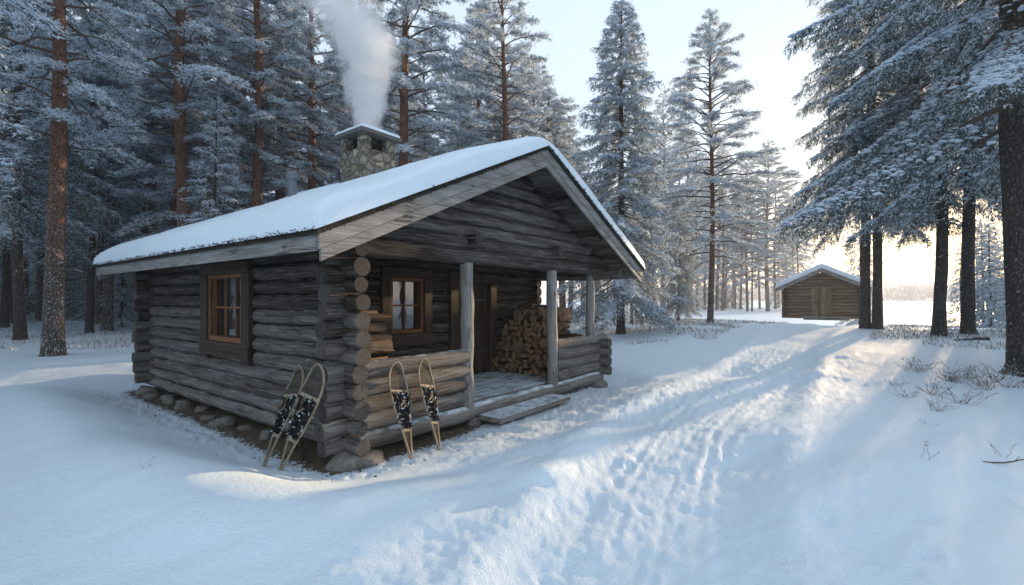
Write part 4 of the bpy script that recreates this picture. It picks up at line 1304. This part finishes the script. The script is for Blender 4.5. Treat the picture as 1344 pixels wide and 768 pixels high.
GR, LR = 'trees on the right along the lake shore', 'backlit tree on the lake shore at the right'
for px, py, pr in ((12, 424, 'pine_b'), (35, 417, 'pine_far'), (156, 416, 'pine_far'), (166, 413, 'pine_far'), (177, 413, 'pine_far'), (5, 430, 'spruce_b'), (100, 415, 'spruce_far')):
    plant_px(pr, px, py, random.uniform(17, 21), GL, GF)
for px, py, top, pr in ((730, 422, 150, 'pine_b'), (741, 423, 170, 'pine_far'), (750, 420, 210, 'pine_far'), (764, 410, 230, 'pine_far'), (775, 412, 240, 'pine_far'), (797, 414, 230, 'pine_far'), (806, 426, 250, 'pine_far'),
                        (829, 425, 200, 'pine_far'), (845, 415, 210, 'pine_far'), (871, 412, 120, 'pine_c'), (882, 414, 200, 'pine_far'), (903, 415, 160, 'pine_c'), (915, 417, 190, 'pine_far'), (941, 411, 170, 'pine_far'), (952, 409, 230, 'pine_far'),
                        (965, 409, 250, 'pine_far'), (981, 413, 210, 'pine_c'), (987, 413, 260, 'pine_far'), (858, 408, 180, 'pine_far'), (895, 409, 150, 'pine_far'), (868, 408, 215, 'pine_far'), (925, 410, 200, 'pine_far'), (948, 412, 190, 'pine_c'), (972, 410, 215, 'pine_far'), (997, 409, 235, 'pine_far'), (1018, 409, 225, 'pine_c'), (908, 407, 245, 'spruce_far'), (935, 408, 255, 'spruce_far'), (962, 408, 270, 'spruce_far'), (1040, 409, 240, 'pine_far'), (852, 409, 200, 'pine_far'), (1022, 407, 290, 'spruce_far'), (1030, 409, 270, 'pine_far'), (1048, 410, 250, 'spruce_far')):
    plant_px(pr, px, py, top, LM, GM)
for px, Y, H, pr in ((722, 25, 12.5, 'pine_b'), (748, 29, 12.0, 'pine_b'), (738, 34, 13.5, 'pine_b'), (700, 27, 15.0, 'pine_c')):
    plant_xy(pr, px, Y, H, LM, GM, wide=1.35)
for px, py, H, pr in ((1284, 418, 15.0, 'pine_far'), (1297, 419, 14.0, 'spruce_far'), (1320, 421, 16.0, 'spruce_far'), (1338, 424, 15.0, 'pine_far'), (1360, 424, 15.0, 'spruce_far'), (1390, 430, 18.0, 'spruce_b'), (1440, 428, 16.0, 'spruce_far'), (1500, 440, 19.0, 'spruce_b')):
    plant_px(pr, px, py, H, LR, GR)
for px, Y, H, pr in ((1128, 37, 10.0, 'spruce_far'), (1262, 31, 6.5, 'spruce_far'), (1300, 30, 8.0, 'spruce_far'), (1331, 27, 6.0, 'spruce_far'), (1356, 30, 8.0, 'spruce_far'), (1388, 26, 7.0, 'spruce_far'), (1290, 37, 9.0, 'spruce_far'), (1345, 36, 10.0, 'spruce_far'), (1420, 29, 9.0, 'spruce_far'), (1455, 25, 8.0, 'spruce_far')):  # first spruce, behind the shed, is added to block sun on the porch wall
    plant_xy(pr, px, Y, H, 'young bushy spruce in the backlit thicket beside the lake at the right', 'young spruces by the lake')
for k in range(26):
    px = random.uniform(-90, 520); Y = random.uniform(28, 60); x_ = (px - CX) / F * Y
    if rect_dist(*to_local(x_, Y), -1.5, CW + 1.5, -2, CL + 2.2) < 1.5: continue
    plant('spruce_far', x_, Y, random.uniform(4, 10), 'young frosted spruce in the forest behind the cabin', 'young spruces in the forest')
# the wood behind and to the left
def ok_xy(x, y, dmin):
    lx, ly = to_local(x, y)
    if rect_dist(lx, ly, -1.5, CW + 1.5, -2, CL + 2.2) < 1.2: return False
    return all((x - a) ** 2 + (y - b) ** 2 > dmin ** 2 for a, b in PLACED)
rr_ = random.Random(3)
tries = 0; cnt = 0
while cnt < 168 and tries < 20000:
    tries += 1
    y = rr_.uniform(6, 72); x = rr_.uniform(-62, 6)
    px = CX + F * x / y
    if (y < 16 and px > -150) or (y < 24 and -60 < px < 130): continue
    if px > 700 or x < -1.15 * y - 26: continue
    if px > -60 and y < 22 and rr_.random() < 0.6: continue
    if shore(x, y) > -14: continue
    if not ok_xy(x, y, 1.7): continue
    far = y > 34
    und = rr_.random() < 0.20
    if und: plant('spruce_far', x, y, rr_.uniform(5, 11), 'young frosted spruce in the forest behind the cabin', 'young spruces in the forest')
    else: plant(rr_.choice(['pine_far', 'pine_far', 'spruce_far']) if far else rr_.choice(['pine_b', 'pine_c', 'pine_a']), x, y, rr_.uniform(17, 22), GL, GF)
    cnt += 1
# beside the photograph's right edge
for x, y, H, pr in ((19, 9, 18, 'spruce_b'), (23, 13, 20, 'spruce_b'), (17, 4, 17, 'spruce_b'), (26, 6, 19, 'pine_b'), (25, 19, 20, 'spruce_b'), (30, 14, 18, 'pine_b')):
    plant(pr, x, y, H, 'spruce beyond the huge right hand tree, outside the clearing', 'trees beside the clearing')
print('trees', len(PLACED))

# far shore and deep wood: one mass each
def far_wood(name, P, hmin, hmax, width, frost=0.7):
    m = MB(); n = len(P); k = 7
    hh = rng.uniform(hmin, hmax, n); ww = hh * width * rng.uniform(0.7, 1.2, n)
    lv = 5
    for l in range(lv):
        z0 = hh * (0.10 + 0.17 * l); z1 = z0 + hh * (0.30 if l < lv - 1 else 0.22); w = ww * (1 - l / lv * 0.82)
        a = np.linspace(0, 2 * np.pi, k, endpoint=False)[None] + rng.uniform(0, 1, n)[:, None]
        rr = w[:, None] * rng.uniform(0.55, 1.2, (n, k))
        ring = np.stack([P[:, :1] + np.cos(a) * rr, P[:, 1:2] + np.sin(a) * rr, P[:, 2:3] + z0[:, None] + rng.normal(size=(n, k)) * 0.02 * hh[:, None]], -1)
        top = np.stack([P[:, 0], P[:, 1], P[:, 2] + z1], -1)[:, None]
        V = np.concatenate([ring, top], 1).reshape(-1, 3)
        kk = np.arange(k); f = np.stack([kk, (kk + 1) % k, np.full(k, k)], -1)[None] + (np.arange(n) * (k + 1))[:, None, None]
        m.add(V, f.reshape(-1, 3), (rng.random(n * k) < frost).astype(int))
    a = np.linspace(0, 2 * np.pi, 5, endpoint=False)
    for z in (0, 1):
        pass
    lo = P[:, None] + np.stack([np.cos(a) * 0.2, np.sin(a) * 0.2, 0 * a - 0.5], -1)[None]; hi = lo + np.array([0, 0, 1.0]) * (hh * 0.5)[:, None, None]
    V = np.concatenate([lo, hi], 1).reshape(-1, 3); kk = np.arange(5)
    f = np.stack([kk, (kk + 1) % 5, (kk + 1) % 5 + 5, kk + 5], -1)[None] + (np.arange(n) * 10)[:, None, None]
    m.add(V, f.reshape(-1, 4), 2)
    return m.obj(name, ['spruce_needle', 'tree_snow', 'limb'])
n = 2600
al = rng.uniform(-420, 560, n); dp = rng.uniform(555, 640, n)
P = c0 + al[:, None] * side + dp[:, None] * SHU - SHU * 0
far = far_wood('far_shore_forest', np.concatenate([P, np.full((n, 1), -0.6) + (2.4 * sstep(540, 640, dp))[:, None]], -1), 13, 19, 0.13, 0.3)
tag(far, 'low hazy line of forest on the far side of the frozen lake', 'forest', None, 'stuff')
n = 330
an = rng.uniform(R(-75), R(6), n); dd = rng.uniform(74, 150, n)
x, y = np.sin(an) * dd, np.cos(an) * dd
m_ = shore(x, y) < -8
P = np.stack([x, y, ground(x, y, False)], -1)[m_]
tag(far_wood('deep_forest', P, 13, 21, 0.13), 'dim mass of snowy forest deep behind the cabin', 'forest', None, 'stuff')

# ------------------------------------------------------------------ undergrowth
def shrub_mesh(seed, n=16, h=0.5):
    global rng
    keep = rng; rng = np.random.default_rng(seed)
    m = MB()
    for i in range(n):
        az = rng.uniform(0, 6.28); L = h * rng.uniform(0.5, 1.1)
        P = limb_poly(np.array([rng.normal() * 0.05, rng.normal() * 0.05, -0.03]), az, L, rng.uniform(0.5, 1.35), 0.15, 6, 0, 0.25)
        tube(m, P, np.linspace(0.0045, 0.0018, 6), 3, 0, 0.5, False)
        for j in range(5):
            k = rng.integers(2, 6); Q = limb_poly(P[k], az + rng.normal() * 1.0, L * rng.uniform(0.15, 0.4), rng.uniform(0.2, 1.2), 0.1, 4, 0, 0.2)
            tube(m, Q, np.linspace(0.003, 0.0012, 4), 3, 0, 0.5, False)
            if rng.random() < 0.7: pads(m, Q[2:] + np.array([0, 0, 0.004]), rng.uniform(0.006, 0.014, 2), np.full(2, 0.006), 1)
    me = m.mesh('twiggy_shrub', ['twig', 'snow'])
    rng = keep
    return me
SHM = [shrub_mesh(s, 14, 0.45) for s in range(4)]
STM = [shrub_mesh(20 + s, 3, 0.5) for s in range(3)]
for i, (px, py, s) in enumerate(((1205, 487, 1.0), (1197, 489, 0.7), (1255, 503, 1.1), (1270, 497, 0.9), (1285, 505, 1.0), (1243, 500, 0.8), (1225, 520, 0.9), (1262, 530, 0.9), (1295, 512, 1.0), (1190, 522, 0.6), (1228, 540, 0.6), (1308, 498, 1.0), (1330, 510, 1.0), (1178, 507, .5))):
    x, y, z = at_px(px, py); o = bpy.data.objects.new('twiggy_shrub', SHM[i % 4]); COL.objects.link(o)
    o.location = (x, y, z); o.scale = (s, s, s); o.rotation_euler = (0, 0, i * 1.3)
    tag(o, 'small bare twiggy shrub poking through the snow before the huge right hand spruce', 'shrub', 'bare shrubs in the snow on the right')
for i, (px, py, s, lab) in enumerate(((1215, 603, 0.45, 'slanting bare twig in the snow at the right'), (1312, 597, 0.5, 'bare curved stalks sticking out of the snow at the right edge'), (1218, 560, 0.4, 'short thin upright stalk in the snow, right foreground'), (188, 620, 0.28, 'tiny tuft of stalks alone in the snow at the lower left'))):
    x, y, z = at_px(px, py); o = bpy.data.objects.new('dry_stalk', STM[i % 3]); COL.objects.link(o)
    o.location = (x, y, z); o.scale = (s, s, s); o.rotation_euler = (0, 0, i * 2.1); tag(o, lab, 'stalk')
x, y, z = at_px(1292, 608)
m = MB(); P = limb_poly(np.zeros(3), 1.9, 0.6, 0.12, 0.1, 8, 0, 0.2); tube(m, P, np.linspace(0.009, 0.004, 8), 6)
for k in (3, 5, 6): tube(m, limb_poly(P[k], 1.9 + (k - 4.5) * 0.7, 0.2, 0.2, 0.1, 4, 0, 0.2), np.linspace(0.006, 0.002, 4), 5)
o = m.obj('fallen_branch', ['twig']); o.location = (x, y, z + 0.02); tag(o, 'dark fallen branch lying on the snow at the right edge', 'branch')
x, y, z = at_px(1278, 447)
m = MB(); add_log(m, (-0.6, 0, 0.03), (0.6, 0.15, 0.08), 0.09, 10, 0.3)
o = m.obj('fallen_log', ['log', 'log_end'], None, True); o.location = (x, y, z - 0.07); tag(o, 'short dark log half buried in snow among the right hand trunks', 'log')
# frosted heather and grass: nobody could count it
def carpet(name, pts, h, label):
    n = len(pts); m = MB()
    z = ground(pts[:, 0].copy(), pts[:, 1].copy(), False)
    P = np.concatenate([pts, z[:, None] - 0.01], -1)
    D = unit(np.stack([rng.normal(size=n) * 0.5, rng.normal(size=n) * 0.5, np.ones(n)], -1)); L = h * rng.uniform(0.3, 1.1, n)
    w = 0.003 + 0.0004 * np.hypot(pts[:, 0], pts[:, 1])
    Wv = unit(np.cross(D, rng.normal(size=(n, 3))))
    v = np.stack([P - Wv * w[:, None], P + Wv * w[:, None], P + D * L[:, None]], 1).reshape(-1, 3)
    m.add(v, np.arange(3 * n).reshape(-1, 3), (rng.random(n) < 0.62).astype(int))
    tag(m.obj(name, ['twig', 'frost_twig']), label, 'undergrowth', None, 'stuff')
def patch(n, px0, px1, y0, y1, thr, seed):
    Y = rng.uniform(y0 ** 0.5, y1 ** 0.5, n) ** 2; X = (rng.uniform(px0, px1, n) - CX) / F * Y
    lx, ly = to_local(X, Y)
    k = (fbm(X * 0.35, Y * 0.35, 3, seed) > thr) & (rect_dist(lx, ly, -1, CW + 1, -1.5, CL + 1) > 0.4) & (shore(X, Y) < -2)
    pd, _, _ = seg_dist(X, Y, PATH); k &= pd > 2.2
    k &= np.hypot(X - sx_, Y - sy_) > 3.2
    return np.stack([X, Y], -1)[k]
carpet('frosted_undergrowth', np.concatenate([patch(34000, -60, 800, 15, 55, -0.08, 5), patch(42000, 820, 1420, 16, 40, -0.06, 6), patch(3500, 1150, 1400, 10.5, 18, 0.12, 8)]), 0.17, 'frosted heather and grass poking through the snow under the trees')
# needle litter and chips round the cabin foot
n = 5200
lx = rng.uniform(-1.1, 7, n); ly = rng.uniform(-1.0, 6.8, n)
d = rect_dist(lx, ly, -0.1, CW + 0.1, -0.05, CL + 0.1); k = (d > 0.0) & (d < rng.exponential(0.28, n) + 0.12) & (lx < 2.4)
X, Y = to_world(lx[k], ly[k]); n = k.sum()
P = np.stack([X, Y, ground(X.copy(), Y.copy()) + 0.006], -1); D = unit(rng.normal(size=(n, 3)) * (1, 1, 0.35)); Wv = unit(np.cross(D, [0, 0, 1.0] + rng.normal(size=(n, 3)) * 0.4))
L = rng.uniform(0.012, 0.05, n); w = rng.uniform(0.006, 0.016, n)
m = MB(); m.add(np.stack([P - Wv * w[:, None], P + Wv * w[:, None], P + D * L[:, None]], 1).reshape(-1, 3), np.arange(3 * n).reshape(-1, 3))
tag(m.obj('litter', ['split_bark']), 'dark bark chips and litter on the thawed strip along the cabin foot', 'litter', None, 'stuff')

# ------------------------------------------------------------------ smoke
def mat_smoke():
    m = NT('wood_smoke')
    m.t.nodes.remove(m.b)
    o = m.coord('Object')
    sp = m.n('SeparateXYZ'); m.link(o, sp.inputs[0])
    z = sp.outputs[2]
    wob = m.noise(m.mapping(o, (0.9, 0.9, 0.7)), 1.6, 3)
    wob2 = m.noise(m.mapping(o, (0.9, 0.9, 0.7), (5, 3, 1)), 1.6, 3)
    # the plume leans with height
    ax = m.math('ADD', m.math('MULTIPLY', m.math('POWER', m.math('MAXIMUM', m.math('SUBTRACT', z, 1.9), 0.0), 2.0), -0.42), m.math('MULTIPLY', m.math('SUBTRACT', wob, 0.5), m.math('MULTIPLY', z, 0.28)))
    ay = m.math('MULTIPLY', m.math('SUBTRACT', wob2, 0.5), m.math('MULTIPLY', z, 0.4))
    dx = m.math('SUBTRACT', sp.outputs[0], ax); dy = m.math('SUBTRACT', sp.outputs[1], ay)
    d = m.math('SQRT', m.math('ADD', m.math('MULTIPLY', dx, dx), m.math('MULTIPLY', dy, dy)))
    rad = m.math('ADD', 0.26, m.math('MULTIPLY', z, 0.30))
    f = m.math('SUBTRACT', 1.0, m.math('DIVIDE', d, rad), True)
    det = m.math('ADD', m.math('MULTIPLY', m.math('SUBTRACT', m.noise(m.mapping(o, (1, 1, 0.75)), 3.6, 6, 0.62), 0.5), 3.0), 0.45)
    f = m.math('SUBTRACT', m.math('MULTIPLY', f, 2.1), m.math('MULTIPLY', m.math('SUBTRACT', 1.0, det), 0.95), True)
    fade = m.n('MapRange'); fade.inputs[1].default_value = 1.5; fade.inputs[2].default_value = 3.7; fade.inputs[3].default_value = 1.0; fade.inputs[4].default_value = 0.04
    m.link(z, fade.inputs[0])
    dens = m.math('MULTIPLY', m.math('MULTIPLY', f, fade.outputs[0]), 7.0)
    v = m.n('VolumePrincipled'); v.inputs['Color'].default_value = (0.985, 0.99, 1.0, 1); v.inputs['Anisotropy'].default_value = 0.2
    m.link(dens, v.inputs['Density']); m.link(v.outputs[0], m.out.inputs['Volume'])
    return m.m
MAT['smoke'] = mat_smoke()
wx, wy = to_world(CHX, CHY)
m = MB(); zz = np.linspace(0.0, 4.6, 14); tube(m, np.stack([-0.42 * np.maximum(zz - 1.9, 0) ** 2, 0 * zz, zz], -1), 0.5 + 0.5 * zz, 20)
sm = m.obj('chimney_smoke', ['smoke']); sm.location = (wx, wy, 5.0)
tag(sm, 'pale plume of smoke rising from the stone chimney', 'smoke', None, 'stuff')

# ------------------------------------------------------------------ haze
hz = NT('cold_air_haze'); hz.t.nodes.remove(hz.b)
v = hz.n('VolumePrincipled'); v.inputs['Color'].default_value = (0.93, 0.95, 1.0, 1); v.inputs['Density'].default_value = 0.00085; v.inputs['Anisotropy'].default_value = 0.25
hz.link(v.outputs[0], hz.out.inputs['Volume'])
MAT['haze'] = hz.m
m = MB(); box(m, (-800, -800, -3.2), (900, 900, 30)); ho = m.obj('haze', ['haze']); tag(ho, kind='stuff')
